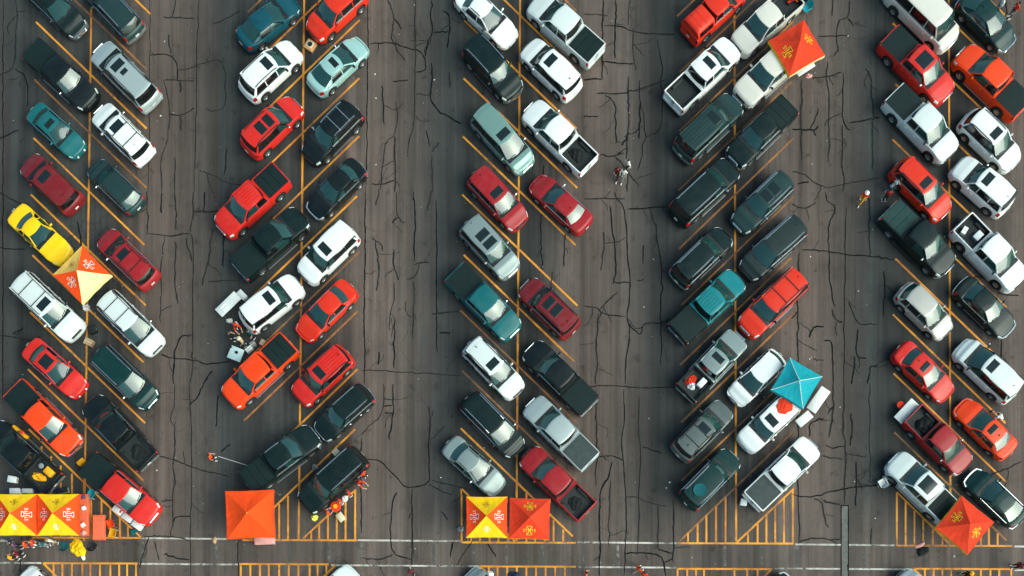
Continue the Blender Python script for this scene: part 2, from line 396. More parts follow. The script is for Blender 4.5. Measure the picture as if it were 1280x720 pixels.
for x in (178, 270, 361, 411, 452, 542, 592, 633, 678, 728, 772, 906, 952, 996, 1080):
    line('scrubbed_lane_mark', (x, 676 + x * 0.007), (x + 0.5, 700 + x * 0.008), random.choice((0.10, 0.2, 0.3)), 0.0042, M['faintline'])
# traced cracks and sealed joints (thirds of photograph pixels from each origin)
CR = {(180, 0): [[(22,0),(22,210),(20,420),(15,720)],[(205,0),(200,150),(195,400),(188,720)],[(118,0),(108,60)],[(70,65),(190,70)],[(95,130),(100,200)],
 [(22,207),(60,203),(100,203),(128,245),(125,305)],[(128,262),(160,260),(240,235),(275,220),(305,250),(310,400),(270,418),(230,408)],
 [(72,300),(92,380),(95,440),(90,500),(80,560),(65,580),(62,640),(68,720)],[(95,430),(140,435),(190,405)],[(138,435),(138,490)],[(75,300),(190,303)],
 [(115,590),(115,720)],[(210,638),(270,665),(315,690),(390,692)],[(310,560),(300,660)],[(262,90),(330,60),(360,40)],[(137,310),(135,345)]],
(180, 240): [[(12,0),(10,160)],[(10,155),(60,160),(110,168),(165,152),(185,170),(185,300),(180,420),(185,600),(175,625)],[(185,0),(187,90),(175,150)],[(158,170),(180,260)],
 [(65,0),(65,80)],[(115,0),(120,140)],[(120,185),(115,290),(125,420)],[(75,170),(72,250),(60,290),(65,400),(65,490)],[(225,0),(225,80)],[(185,75),(280,72)],
 [(258,140),(245,270),(225,310),(220,350)],[(300,160),(300,280)],[(238,337),(355,330)],[(180,538),(115,542),(110,720)],[(60,610),(110,625),(180,628),(240,648),(325,635)],
 [(180,600),(185,650),(170,720)],[(255,670),(220,720)]],
(180, 480): [[(170,0),(175,80),(180,200),(178,380),(175,580),(172,720)],[(225,0),(200,55),(170,75)],[(115,0),(115,80),(92,125),(110,160)],[(115,140),(112,290),(110,430),(102,570)],
 [(35,268),(110,282),(190,318),(320,348)],[(105,520),(120,495),(175,497)],[(280,40),(270,100),(268,160)],[(0,570),(130,572),(170,588)],[(320,225),(290,255)],[(75,640),(170,660)],
 [(355,580),(352,720)],[(40,590),(55,660)],[(65,440),(110,435)]],
(450, 0): [[(207,0),(207,200),(205,400),(200,480),(180,540),(180,590)],[(105,0),(125,35),(130,75),(120,130),(130,160),(145,200),(170,230)],[(130,70),(155,110)],
 [(35,165),(130,158),(160,178),(225,190),(245,215),(252,265),(205,272)],[(268,0),(265,60),(275,120),(250,170),(245,210)],[(275,122),(330,118)],[(310,40),(340,65),(330,180)],
 [(345,70),(375,90)],[(268,235),(268,340),(262,365),(285,410),(330,440),(380,465)],[(208,350),(262,360)],[(80,320),(85,380),(92,465)],
 [(135,385),(145,440),(130,510),(95,535),(85,590),(85,680),(70,720)],[(130,510),(128,580),(135,650),(130,720)],[(40,690),(90,690),(130,675)],[(335,270),(335,330)],[(270,580),(272,720)],
 [(295,535),(270,570)],[(250,490),(260,550)],[(125,308),(180,302)],[(30,0),(28,400),(22,720)]],
(450, 240): [[(70,0),(60,50)],[(135,0),(138,95),(165,118)],[(138,95),(120,115)],[(205,0),(205,260)],[(45,175),(82,200),(82,220)],[(60,185),(65,240),(75,280),(65,340),(60,370)],
 [(133,215),(122,265),(145,330)],[(225,265),(215,315),(175,330)],[(205,270),(260,262)],[(132,340),(130,410),(110,460),(112,520)],[(128,475),(128,660)],[(205,335),(200,550)],
 [(0,668),(90,672),(200,678),(300,683),(385,690)],[(270,0),(245,70)],[(285,30),(290,200),(285,400),(290,600)],[(300,528),(340,528)],[(75,600),(68,650)],[(20,0),(15,720)]],
(450, 480): [[(125,0),(125,150),(110,210)],[(90,0),(90,110),(20,170),(5,195)],[(90,55),(125,60)],[(92,80),(122,80)],[(92,108),(122,110)],
 [(20,282),(75,285),(110,325),(150,360),(175,395),(262,375),(262,330),(255,200),(265,130),(255,85)],[(262,375),(290,400),(350,415)],[(140,405),(115,440),(115,580),(122,640),(195,660)],
 [(0,650),(70,662),(122,640)],[(197,395),(195,590),(195,680)],[(305,478),(330,510)],[(350,590),(340,650)],[(5,200),(5,560)]],
(730, 0): [[(118,0),(120,100),(115,220)],[(72,0),(70,230),(65,300)],[(168,0),(165,95)],[(80,95),(155,100),(170,118),(270,130),(340,128)],[(185,105),(180,215),(195,265)],[(0,52),(90,58)],
 [(65,230),(160,242),(185,240)],[(168,290),(165,420),(160,600)],[(160,510),(145,545)],[(50,350),(130,353),(215,335),(305,298)],[(80,358),(110,375),(118,420),(118,540)],
 [(207,300),(207,380),(225,440),(225,550),(200,640)],[(210,380),(208,520)],[(275,150),(295,250),(295,450),(280,495),(235,512)],[(60,582),(115,588),(150,575)],[(115,588),(160,630),(205,700)],
 [(0,438),(55,436)],[(0,298),(65,297)],[(163,600),(162,720)]],
(730, 240): [[(115,0),(118,20),(160,60),(162,260),(175,300),(175,400),(160,470),(175,510),(172,560),(160,600),(155,720)],[(0,25),(155,25)],[(165,65),(310,55)],
 [(100,50),(105,130),(118,220),(118,300),(108,345)],[(70,150),(78,190),(65,295)],[(270,130),(275,200),(292,270),(290,440),(285,650)],[(0,428),(50,432),(60,455),(155,467)],
 [(125,375),(90,410),(60,440)],[(52,455),(50,600),(45,720)],[(160,485),(180,515),(215,540),(217,490),(290,490),(320,478)],[(110,340),(170,340)],[(225,200),(222,270)],[(200,335),(225,328)]],
(730, 480): [[(0,10),(100,5),(200,15),(350,12)],[(150,20),(155,120),(140,200),(148,300),(155,410),(160,480),(155,600),(150,720)],[(50,272),(115,268),(148,290)],
 [(107,290),(95,350),(60,400),(55,500),(60,720)],[(100,360),(95,610)],[(160,422),(200,425),(270,455),(310,457)],[(278,460),(280,620)],
 [(207,50),(205,180),(215,240),(210,360),(200,430),(207,470),(200,640)],[(152,635),(210,632),(275,635),(300,660),(305,720)],[(280,620),(330,635)],[(45,30),(45,380)],[(335,440),(335,670)],[(220,235),(290,260)]],
(990, 0): [[(150,0),(150,60)],[(215,0),(210,70),(170,73),(168,150),(172,185),(160,210)],[(95,137),(210,133)],[(210,70),(228,100)],[(130,230),(135,350),(138,480),(135,610)],
 [(75,295),(130,290),(185,272)],[(190,275),(188,460),(220,490)],[(190,470),(190,720)],[(0,485),(80,492),(100,475)],[(80,492),(92,510)],[(215,460),(330,440)],
 [(275,260),(300,280),(305,440),(300,640)],[(0,643),(40,650),(90,690),(140,705),(220,685),(330,668)],[(25,690),(60,682)],[(35,300),(35,600)]],
(990, 240): [[(0,45),(40,65),(90,40)],[(125,0),(130,40),(165,50),(160,80),(137,120),(135,220),(140,330),(150,400),(162,430)],[(35,217),(130,220),(200,237),(290,240),(380,255)],
 [(205,55),(200,150),(197,400),(195,720)],[(290,0),(290,240)],[(150,440),(165,485),(185,487)],[(215,410),(240,500),(320,495)],[(250,515),(235,620),(280,625)],[(235,620),(220,720)],
 [(65,545),(75,505),(118,505)],[(80,627),(118,632)],[(285,720),(288,650),(318,655)],[(345,300),(345,470)],[(122,558),(150,555),(155,650),(155,720)],[(25,230),(22,650)]],
(990, 480): [[(195,0),(195,200),(198,450)],[(290,0),(290,370)],[(155,0),(155,130),(138,200)],[(65,200),(70,140),(120,130)],[(220,110),(228,160),(220,230)],[(115,270),(190,282)],
 [(200,262),(275,272)],[(240,290),(240,460)],[(0,415),(80,428),(170,395),(300,380),(390,383)],[(85,430),(115,440),(120,500),(135,540)],[(120,440),(180,452)],
 [(30,595),(80,575),(130,585),(180,582)],[(300,540),(295,600)],[(20,0),(25,600)]],
(0, 0): [[(62,0),(65,150),(52,255),(0,282)],[(55,260),(105,285),(105,400)],[(0,520),(70,488)],[(0,720),(60,760),(110,768)],[(50,1250),(90,1230)],[(0,930),(95,935)],[(290,830),(310,930),(295,980)],[(0,1255),(180,1290)],
 [(12,0),(10,1500)],[(560,2010),(525,2130)],[(80,2010),(78,2150)]],
(540, 0): [[(420,620),(415,760)],[(410,800),(412,1010)],[(100,1170),(0,1175)],[(455,1020),(440,1110)],[(500,880),(495,1000)],[(0,1800),(150,1840)],[(150,2030),(90,2120)],[(210,2040),(240,2090)]],
(1060, 0): [[(560,1100),(640,1110)],[(570,1240),(575,1400),(650,1410)],[(500,1800),(650,1730)],[(420,1560),(560,1580)],[(0,2110),(0,2140)],[(470,1040),(600,1040)],[(590,0),(600,120)]]}
ci = 0
for (ox, oy), polys in CR.items():
    for poly in polys:
        pts = [P(ox + x / 3, oy + y / 3) for x, y in poly]; fine = []
        for _ in range(2):                                   # round the traced corners
            pts = [pts[0]] + [q for i in range(len(pts) - 1) for q in (pts[i].lerp(pts[i + 1], .25), pts[i].lerp(pts[i + 1], .75))] + [pts[-1]]
        long_ = sum((pts[i + 1] - pts[i]).length for i in range(len(pts) - 1)) > 11
        amp = 0.034 if long_ else 0.06
        w1 = 0.0
        for i in range(len(pts) - 1):
            k = max(1, int((pts[i + 1] - pts[i]).length / 0.22))
            for j in range(k):
                q = pts[i].lerp(pts[i + 1], j / k); w1 = 0.72 * w1 + random.gauss(0, amp * 0.55)
                fine.append(q + Vector((w1, random.gauss(0, amp * 0.5), 0)))
        fine.append(pts[-1])
        w = random.uniform(0.065, 0.115) * (1.0 if not long_ else 0.8)
        O('crack', strip_mesh(fine, w, 0.0095 + ci * 0.00003, 0.30, True, 'crack'), M['tar'] if long_ or random.random() < .55 else M['crackfaint'], ground); ci += 1
        for _ in range(random.choice((0, 1, 1, 2)) if len(fine) > 9 else 0):      # thin side branches
            i0 = random.randrange(3, len(fine) - 3); d0 = fine[i0 + 1] - fine[i0 - 1]
            an = math.atan2(d0.y, d0.x) + random.choice((-1, 1)) * random.uniform(.6, 1.5); q = fine[i0].copy(); br = [q.copy()]
            for _j in range(random.randrange(3, 10)):
                an += random.gauss(0, .32); q = q + Vector((math.cos(an), math.sin(an), 0)) * .2; br.append(q.copy())
            O('crack', strip_mesh(br, w * random.uniform(.35, .7), 0.0095 + ci * 0.00003, 0.35, True, 'crack'), M['tar'] if random.random() < .5 else M['crackfaint'], ground); ci += 1
# a lighter trench patch with tarred edges in the right-hand aisle
pts = [P(1056, y) for y in (632, 660, 690, 720, 760)]
O('trench_patch', strip_mesh(pts, 0.50, 0.0048, 0.03, name='trench_patch'), M['concrete'], ground)
for dx in (-4.5, 4.5):
    O('crack', strip_mesh([P(1056 + dx, y) for y in range(632, 761, 8)], 0.07, 0.0200 + dx * 1e-4, 0.3, name='crack'), M['tar'], ground)
O('crack', strip_mesh([P(1051, 632), P(1056, 632), P(1061, 632)], 0.07, 0.0215, 0.2, name='crack'), M['tar'], ground)
# scraps of litter: too many and too small to be told apart
mb = MB()
lit = [(206,52),(201,145),(217,141),(195,108),(469,93),(470,123),(470,206),(805,384),(1013,321),(1015,205),(1068,602),(1073,364),(1014,447),(1012,449),(551,597),(519,686),(865,697),(837,603),(833,610),(1050,509),(196,588),(543,100),(605,560),(1094,648),(1252,566),(1060,45),(1237,430)]
for _ in range(150):
    lit.append((random.uniform(0, 1280), random.uniform(0, 720)))
for i, (x, y) in enumerate(lit):
    p = P(x, y); s_ = random.uniform(0.05, 0.11) if i < 27 else random.uniform(0.02, 0.045)
    mb.box(p + Vector((0, 0, 0.025)), (s_, s_ * random.uniform(0.5, 1), 0.01), Matrix.Rotation(random.uniform(0, 3), 3, 'Z') @ Matrix.Rotation(random.uniform(-0.3, 0.3), 3, 'X'))
lt = O('litter', mb.mesh('litter', 0), M['litter']); lt['kind'] = 'stuff'; lt['label'] = 'scattered scraps of white paper litter on the asphalt'; lt['category'] = 'litter'

# ------------------------------------------------------------------ vehicles
SPEC = {  # L, W, roof z, belt z, hood-front z, deck z, cowl x, windscreen top x, roof end x, rear glass base x, roof width ratio
 'sedan':   dict(L=4.85, W=1.84, rz=1.46, belt=0.96, hood=0.72, deck=1.02, xc=1.06, xt=0.22, xr=-1.10, xb=-1.72, wr=0.70, ff=(.85,.30), fr=(.6,.20), wheels=(1.42,-1.40), wrad=.33),
 'coupe':   dict(L=4.75, W=1.90, rz=1.30, belt=0.92, hood=0.70, deck=0.98, xc=0.72, xt=-0.02, xr=-0.95, xb=-1.50, wr=0.66, ff=(.9,.30), fr=(.6,.18), wheels=(1.40,-1.40), wrad=.34),
 'hatch':   dict(L=4.45, W=1.82, rz=1.58, belt=1.00, hood=0.78, deck=1.00, xc=1.14, xt=0.36, xr=-1.60, xb=-2.02, wr=0.74, ff=(.75,.28), fr=(.55,.20), wheels=(1.34,-1.30), wrad=.34),
 'suv':     dict(L=4.80, W=1.92, rz=1.74, belt=1.10, hood=0.90, deck=1.08, xc=1.20, xt=0.48, xr=-1.90, xb=-2.24, wr=0.77, ff=(.7,.26), fr=(.5,.16), wheels=(1.42,-1.42), wrad=.37),
 'sedan2':  dict(L=4.75, W=1.86, rz=1.44, belt=0.97, hood=0.70, deck=1.04, xc=1.14, xt=0.22, xr=-1.02, xb=-1.90, wr=0.68, ff=(1.0,.34), fr=(.75,.26), wheels=(1.42,-1.38), wrad=.34),
 'suv2':    dict(L=4.70, W=1.94, rz=1.80, belt=1.14, hood=0.98, deck=1.12, xc=1.16, xt=0.60, xr=-1.98, xb=-2.22, wr=0.81, ff=(.5,.20), fr=(.4,.12), wheels=(1.40,-1.40), wrad=.38),
 'bigsuv':  dict(L=5.35, W=2.02, rz=1.92, belt=1.22, hood=1.04, deck=1.18, xc=1.42, xt=0.74, xr=-2.30, xb=-2.58, wr=0.80, ff=(.55,.20), fr=(.4,.12), wheels=(1.62,-1.55), wrad=.40),
 'minivan': dict(L=5.10, W=1.98, rz=1.76, belt=1.08, hood=0.86, deck=1.06, xc=1.55, xt=0.62, xr=-2.12, xb=-2.44, wr=0.78, ff=(.75,.30), fr=(.5,.16), wheels=(1.55,-1.50), wrad=.35),
 'van':     dict(L=5.70, W=2.02, rz=2.12, belt=1.25, hood=1.05, deck=1.20, xc=2.05, xt=1.55, xr=-2.62, xb=-2.78, wr=0.84, ff=(.5,.18), fr=(.3,.08), wheels=(1.78,-1.65), wrad=.38),
 'pickup':  dict(L=5.85, W=2.02, rz=1.90, belt=1.24, hood=1.08, deck=1.22, xc=1.55, xt=0.82, xr=-0.72, xb=-0.93, wr=0.78, ff=(.55,.20), fr=(.25,.05), wheels=(1.85,-1.75), wrad=.41, bed=-1.00),
}
HALF = [0, .35, .70, .88, .965, 1.0, 1.0, .985, .94]
class Shape:
    def __init__(s, d):
        s.__dict__.update(d); s.h = s.L / 2
        f = s.h; b = s.belt; hd = s.hood
        if s.xb > -s.h + 0.45 and not hasattr(s, 'bed'):         # notchback
            k = [(-f, .66), (-f + .05, s.deck - .10), (-f + .16, s.deck), (s.xb, s.deck + .02), (s.xb + .4, b), (s.xc, b + .01)]
        elif hasattr(s, 'bed'):
            k = [(-f, s.deck), (s.xb, s.deck), (s.xc, b + .01)]
        else:
            k = [(-f, .70), (-f + .04, s.deck - .16), (-f + .13, s.deck - .02), (s.xb, s.deck), (s.xb + .4, b), (s.xc, b + .01)]
        k += [(s.xc + .45, b - .35 * (b - hd) * .5), (f - .38, hd), (f - .14, hd - .07), (f - .05, hd - .16), (f, hd - .30)]
        s.tk = np.array(k)
    def T(s, x): return float(np.interp(x, s.tk[:, 0], s.tk[:, 1]))
    def w(s, x):
        v = s.W / 2; d = s.h - x; rf, kf = s.ff
        if d < rf: v *= 1 - kf * ((rf - d) / rf) ** 2.3
        d = x + s.h; rr, kr = s.fr
        if d < rr: v *= 1 - kr * ((rr - d) / rr) ** 2.3
        return v
    def bow(s, x):
        d = s.h - x
        if d < .9: return .17 * (1 - d / .9) ** 1.2
        d = x + s.h
        if d < .7 and not hasattr(s, 'bed'): return -.13 * (1 - d / .7) ** 1.2
        return 0.0
    def zb(s, x):
        z = .22 + .10 * max(0, (abs(x) - s.h + .5) / .5)
        ra = s.wrad + .07
        for xw in s.wheels:
            if abs(x - xw) < ra: z = max(z, s.wrad + math.sqrt(ra * ra - (x - xw) ** 2) * 0.98)
        return z
    def prof(s, x):
        w, T, zb = s.w(x), s.T(x), s.zb(x); T = max(T, zb + .12)
        zs = [T + .035, T + .032, T + .022, T + .008, T - .03, T - min(.15, (T - zb) * .4), zb + (T - zb) * .42, zb + (T - zb) * .15, zb]
        return [(w * a, z) for a, z in zip(HALF, zs)]
    def surf(s, x, sv):
        p = s.prof(x); a = min(abs(sv), 7.9999); i = int(a); t = a - i
        y = p[i][0] * (1 - t) + p[i + 1][0] * t; z = p[i][1] * (1 - t) + p[i + 1][1] * t
        y = y if sv >= 0 else -y
        return Vector((x - s.bow(x) * (y / (s.W / 2)) ** 2, y, z))
    def normal(s, x, sv):
        e = .02; a = s.surf(max(x - e, -s.h), sv); b = s.surf(min(x + e, s.h), sv)
        c = s.surf(x, sv - .1); d = s.surf(x, sv + .1)
        n = (b - a).cross(d - c)
        return n.normalized() if n.length > 1e-9 else Vector((0, 0, 1))
    def patch(s, x0, x1, s0, s1, off=.010, nx=8, ns=6, skirt=True):
        xs = list(np.linspace(x0, x1, nx)); ss = list(np.linspace(s0, s1, ns))
        if skirt:
            xs = [xs[0]] + [xs[0] + .006] + xs[1:-1] + [xs[-1] - .006] + [xs[-1]]
            ds = .04 if s1 > s0 else -.04
            ss = [ss[0]] + [ss[0] + ds] + ss[1:-1] + [ss[-1] - ds] + [ss[-1]]
        rows = []
        for i, x in enumerate(xs):
            r = []
            for j, v in enumerate(ss):
                edge = skirt and (i in (0, len(xs) - 1) or j in (0, len(ss) - 1))
                r.append(s.surf(x, v) + s.normal(x, v) * (-.004 if edge else off))
            rows.append(r)
        return rows
    def stations(s, a, b):
        xs = set(np.round(np.linspace(a, b, 15), 3)); ra = s.wrad + .07
        for xw in s.wheels:
            for t in (-1.02, -.99, -.9, -.7, -.4, 0, .4, .7, .9, .99, 1.02): xs.add(round(xw + t * ra, 3))
        for t in (0, .04, .09, .15, .25, .4, .6): xs.add(round(s.h - t, 3)); xs.add(round(-s.h + t, 3))
        return sorted(x for x in xs if a - 1e-6 <= x <= b + 1e-6)
    # greenhouse
    def wb(s): return s.W / 2 * .925
    def wr_(s): return s.W / 2 * s.wr
    def roof(s, u, v):
        x = (s.xt - .13 * u * u) * (1 - v) + (s.xr + .09 * u * u) * v
        y = s.wr_() * u * (1 + .03 * math.sin(math.pi * v))
        z = s.rz - .04 * u * u - .045 * (1 - v) ** 3 * 1.2 - .05 * v ** 3
        return Vector((x, y, z))
    def screen(s, u, v, rear=False):
        wb = s.wb() * .93
        if not rear:
            b = Vector((s.xc - .24 * u * u, wb * u, s.belt + .035)); t = s.roof(u * .97, 0); bl = Vector((.010, 0, .014))
        else:
            zb = s.deck + .035; b = Vector((s.xb + .14 * u * u, wb * .96 * u, zb)); t = s.roof(u * .97, 1); bl = Vector((-.012, 0, .014))
        return b.lerp(t, v) + bl * math.sin(math.pi * v)
    def side(s, x, v):
        """greenhouse side surface at length x and height fraction v"""
        y = s.wb() * (1 - v) + (s.wr_() + .012) * v + .025 * math.sin(math.pi * v)
        return Vector((x, y, (s.belt + .02) * (1 - v) + (s.rz - .075) * v))
MESH = {}
def car_meshes(kind):
    if kind in MESH: return MESH[kind]
    s = Shape(SPEC[kind]); D = {}; pick = hasattr(s, 'bed')
    # lower body
    m = MB(); a = s.bed + .02 if pick else -s.h
    xs = s.stations(a, s.h); rings = []
    for x in xs:
        rings.append([s.surf(x, -v) for v in range(8, 0, -1)] + [s.surf(x, v) for v in range(0, 9)])
    n = len(rings[0]); vs = [p for r in rings for p in r]; fs = []
    for i in range(len(rings) - 1):
        for j in range(n): fs.append((i * n + j, i * n + (j + 1) % n, (i + 1) * n + (j + 1) % n, (i + 1) * n + j))
    fs += [tuple(range(n)), tuple(range((len(rings) - 1) * n + n - 1, (len(rings) - 1) * n - 1, -1))]
    m.add(vs, fs); D['body'] = m.mesh(kind + '_body', 40)
    D['hood'] = MB().grid(s.patch(s.xc + .12, s.h - .17, -2.85, 2.85, .014, 10, 11)).mesh(kind + '_hood', 40)
    D['cowl'] = MB().grid(s.patch(s.xc - .30, s.xc + .10, -3.3, 3.3, .010, 4, 9)).mesh(kind + '_cowl', 40)
    # roof with a turned-down edge
    us = [-1.06, -1.03] + list(np.linspace(-1, 1, 11)) + [1.03, 1.06]; rows = []
    for v in [-.03, 0] + list(np.linspace(.08, .92, 7)) + [1, 1.03]:
        r = []
        for u in us:
            p = s.roof(max(-1, min(1, u)), max(0, min(1, v)))
            if abs(u) > 1: p.y += math.copysign((abs(u) - 1) * .5, u); p.z -= .045 if abs(u) > 1.04 else .015
            if v < 0: p.x += .025; p.z -= .018
            if v > 1: p.x -= .03; p.z -= .02
            r.append(p)
        rows.append(r)
    D['roof'] = MB().grid(rows).mesh(kind + '_roof', 50)
    uu = np.linspace(-1, 1, 9); vv = np.linspace(0, 1, 5)
    D['windscreen'] = MB().grid([[s.screen(u, v) for u in uu] for v in vv]).mesh(kind + '_windscreen', 60)
    D['rear_window'] = MB().grid([[s.screen(u, .04 + .92 * v, True) for u in uu * .96] for v in vv]).mesh(kind + '_rear_window', 60)
    for sn_, u0 in (('l', .24), ('r', -.68)):
        a_, b_ = s.screen(u0, .07), s.screen(u0 + .55, .10)
        D['wiper_' + sn_] = MB().bar(a_ + Vector((.02, 0, .02)), b_ + Vector((.02, 0, .02)), .035, .02).mesh(kind + '_wiper', 0)
    # side glass layout: (bottom x0, x1, top x0, x1)
    xa, xtop = s.xc - .42, s.xt - .22
    if kind.startswith('sedan'): lay = [('f', -.18, xa, -.18, xtop), ('r', -1.22, -.24, -1.00, -.24)]
    elif kind == 'coupe': lay = [('f', -.62, xa, -.55, xtop), ('q', -1.12, -.68, -.86, -.61)]
    elif kind == 'pickup': lay = [('f', .02, xa, .02, xtop), ('r', -.80, -.04, -.72, -.04)]
    elif kind == 'hatch': lay = [('f', -.08, xa, -.08, xtop), ('r', -1.10, -.14, -1.08, -.14), ('q', -1.72, -1.18, -1.50, -1.16)]
    elif kind == 'van': lay = [('f', .75, xa, .75, xtop), ('r', -.62, .68, -.62, .68), ('q', -2.40, -.72, -2.36, -.72)]
    else:
        m1 = (s.xc + s.xb) / 2 + .62; m2 = m1 - 1.02
        lay = [('f', m1, xa, m1, xtop), ('r', m2, m1 - .06, m2, m1 - .06), ('q', s.xb + .30, m2 - .08, s.xr + .24, m2 - .08)]
    s.lay = lay
    for sg in (1, -1):
        sn = 'l' if sg > 0 else 'r'
        Y = Matrix.Diagonal((1, sg, 1))
        fm = MB()
        for nm, b0, b1, t0, t1 in lay:
            rows = [[Y @ s.side(b0 + (b1 - b0) * h + (t0 + (t1 - t0) * h - b0 - (b1 - b0) * h) * v, .06 + .9 * v) for h in np.linspace(0, 1, 5)] for v in np.linspace(0, 1, 4)]
            D['win_' + nm + sn] = MB().grid(rows).mesh(kind + '_win', 60)
            fm.bar(Y @ s.side(b0 - .03, 0.0), Y @ s.side(t0 - .03, 1.0), .06, .035, (0, sg, .3))
        # screen pillar, cant rail, rear pillars
        fm.bar(Y @ Vector((s.xc - .20, s.wb() * .95, s.belt + .0)), Y @ Vector((s.xt - .10, s.wr_() * 1.0, s.rz - .07)), .075, .05, (0, sg, .6))
        fm.bar(Y @ s.side(s.xt - .10, .985), Y @ s.side(s.xr + .05, .985), .05, .06, (0, sg, .2))
        D['frame_' + sn] = fm.mesh(kind + '_frame', 0)
        b0, t0 = lay[-1][1] - .04, lay[-1][3] - .04
        zb = s.deck + .02
        c = [Y @ s.side(b0, 0), Y @ s.side(t0, 1.0), Y @ (s.roof(.99, 1) + Vector((-.01, .01, -.012))), Y @ Vector((s.xb + .10, s.wb() * .90, zb))]
        rows = [[c[0].lerp(c[1], v), c[0].lerp(c[1], v).lerp(c[3].lerp(c[2], v), .5) + Vector((0, sg * .02, .01)), c[3].lerp(c[2], v)] for v in (0, .33, .66, 1)]
        D['quarter_' + sn] = MB().grid(rows).mesh(kind + '_quarter', 60)
        # doors
        xf = s.xc - .30; mb_ = [q for q in lay if q[0] == 'f'][0][1] - .03
        D['door_f' + sn] = MB().grid(s.patch(mb_ + .015, xf, sg * 4.25, sg * 7.6, .009, 6, 6)).mesh(kind + '_door', 40)
        D['handle_f' + sn] = MB().rbox(s.surf(mb_ + .18, sg * 5.25) + Vector((0, sg * .025, 0)), (.17, .035, .03), .01).mesh(kind + '_handle', 40)
        rr = [q for q in lay if q[0] == 'r']
        if rr:
            r0 = rr[0][1] - .03
            D['door_r' + sn] = MB().grid(s.patch(r0 + .015, mb_ - .015, sg * 4.25, sg * 7.6, .009, 6, 6)).mesh(kind + '_door', 40)
            D['handle_r' + sn] = MB().rbox(s.surf(r0 + .18, sg * 5.25) + Vector((0, sg * .025, 0)), (.17, .035, .03), .01).mesh(kind + '_handle', 40)
        bt = MB(); xs_ = np.linspace((s.bed + .1 if pick else s.xb + .25), s.xc - .35, 6)
        for i in range(5): bt.bar(Y @ (s.side(xs_[i], .02) + Vector((0, .018, 0))), Y @ (s.side(xs_[i + 1], .02) + Vector((0, .018, 0))), .03, .03, (0, 0, 1))
        D['belt_' + sn] = bt.mesh(kind + '_belt', 0)
        sl_ = MB(); ra_ = s.wrad + .10; xs_ = np.linspace(s.wheels[1] + ra_, s.wheels[0] - ra_, 6)
        for i in range(5): sl_.bar(Y @ Vector((xs_[i], s.w(xs_[i]) + (.06 if kind in ('pickup', 'bigsuv') else .012), .33)), Y @ Vector((xs_[i + 1], s.w(xs_[i + 1]) + (.06 if kind in ('pickup', 'bigsuv') else .012), .33)), .075 if kind in ('pickup', 'bigsuv') else .03, .05, (0, 0, 1))
        D['sill_' + sn] = sl_.mesh(kind + '_sill', 0)
        # mirror
        mm = MB(); p = Y @ Vector((s.xc - .46, s.wb() + .17, s.belt + .10))
        mm.rbox(p, (.13, .22, .16), .045); mm.bar(Y @ Vector((s.xc - .44, s.wb() - .02, s.belt + .03)), p, .05, .04)
        D['mirror_' + sn] = mm.mesh(kind + '_mirror', 45)
        # lamps
        D['head_' + sn] = MB().grid(s.patch(s.h - .36, s.h - .055, sg * 3.35, sg * 5.0, .012, 6, 6)).mesh(kind + '_head', 45)
        if pick:
            D['tail_' + sn] = MB().rbox((-s.h + .08, sg * (s.W / 2 * .955), 1.02), (.13, .10, .34), .03).mesh(kind + '_tail', 45)
        else:
            D['tail_' + sn] = MB().grid(s.patch(-s.h + .035, -s.h + .30, sg * 3.5, sg * 5.6, .012, 6, 6)).mesh(kind + '_tail', 45)
    # bumpers swept round the ends
    def sweep(front, z, hgt, off):
        pts = []
        for y in np.linspace(-1, 1, 15):
            if front:
                e = abs(y); x = s.h - .02
                if e > .78: x = s.h - .02 - .30 * ((e - .78) / .22) ** 1.6
                yy = math.copysign(min(abs(y) * s.W / 2 * .98, s.w(x) + off), y)
                pts.append(Vector((x + off - .17 * (yy / (s.W / 2)) ** 2 * max(0, 1 - (s.h - x) / .9), yy, z)))
            else:
                e = abs(y); x = -s.h + .02
                if e > .84: x = -s.h + .02 + .20 * ((e - .84) / .16) ** 1.6
                yy = math.copysign(min(abs(y) * s.W / 2 * .985, s.w(x) + off), y)
                pts.append(Vector((x - off - s.bow(x) * (yy / (s.W / 2)) ** 2, yy, z)))
        m = MB(); rows = []
        for dx, dz in ((-.05, -hgt / 2), (.02, -hgt / 2), (.035, 0), (.02, hgt / 2), (-.07, hgt / 2)):
            rows.append([p + Vector((dx if front else -dx, 0, dz)) for p in pts])
        m.grid(rows); return m
    D['bumper_front'] = sweep(True, .50, .26, .035).mesh(kind + '_bumper', 50)
    D['bumper_rear'] = sweep(False, .56, .22, .035).mesh(kind + '_bumper', 50)
    g = MB(); gz = s.hood - .20
    for k in range(4): g.rbox((s.h - .005 + .01 * (k % 2), 0, gz - .05 * k + .08), (.05, s.W * .46, .03), .01)
    D['grille'] = g.mesh(kind + '_grille', 30)
    D['plate'] = MB().box((-s.h - .04, 0, .78), (.015, .31, .16)).mesh(kind + '_plate', 0)
    # cabin
    x0, x1 = s.xb + .12, s.xc - .12; wi = s.wb() * .90
    D['cabin_trim'] = MB().add([(x0, -wi * .92, s.belt + .042), (x1 - .2, -wi, s.belt + .042), (x1, -wi * .5, s.belt + .042), (x1, wi * .5, s.belt + .042), (x1 - .2, wi, s.belt + .042), (x0, wi * .92, s.belt + .042)], [(0, 1, 2, 3, 4, 5)]).mesh(kind + '_trim', 0)
    D['dashboard'] = MB().rbox((s.xc - .42, 0, s.belt + .06), (.34, wi * 1.72, .10), .04).mesh(kind + '_dash', 40)
    st = MB()
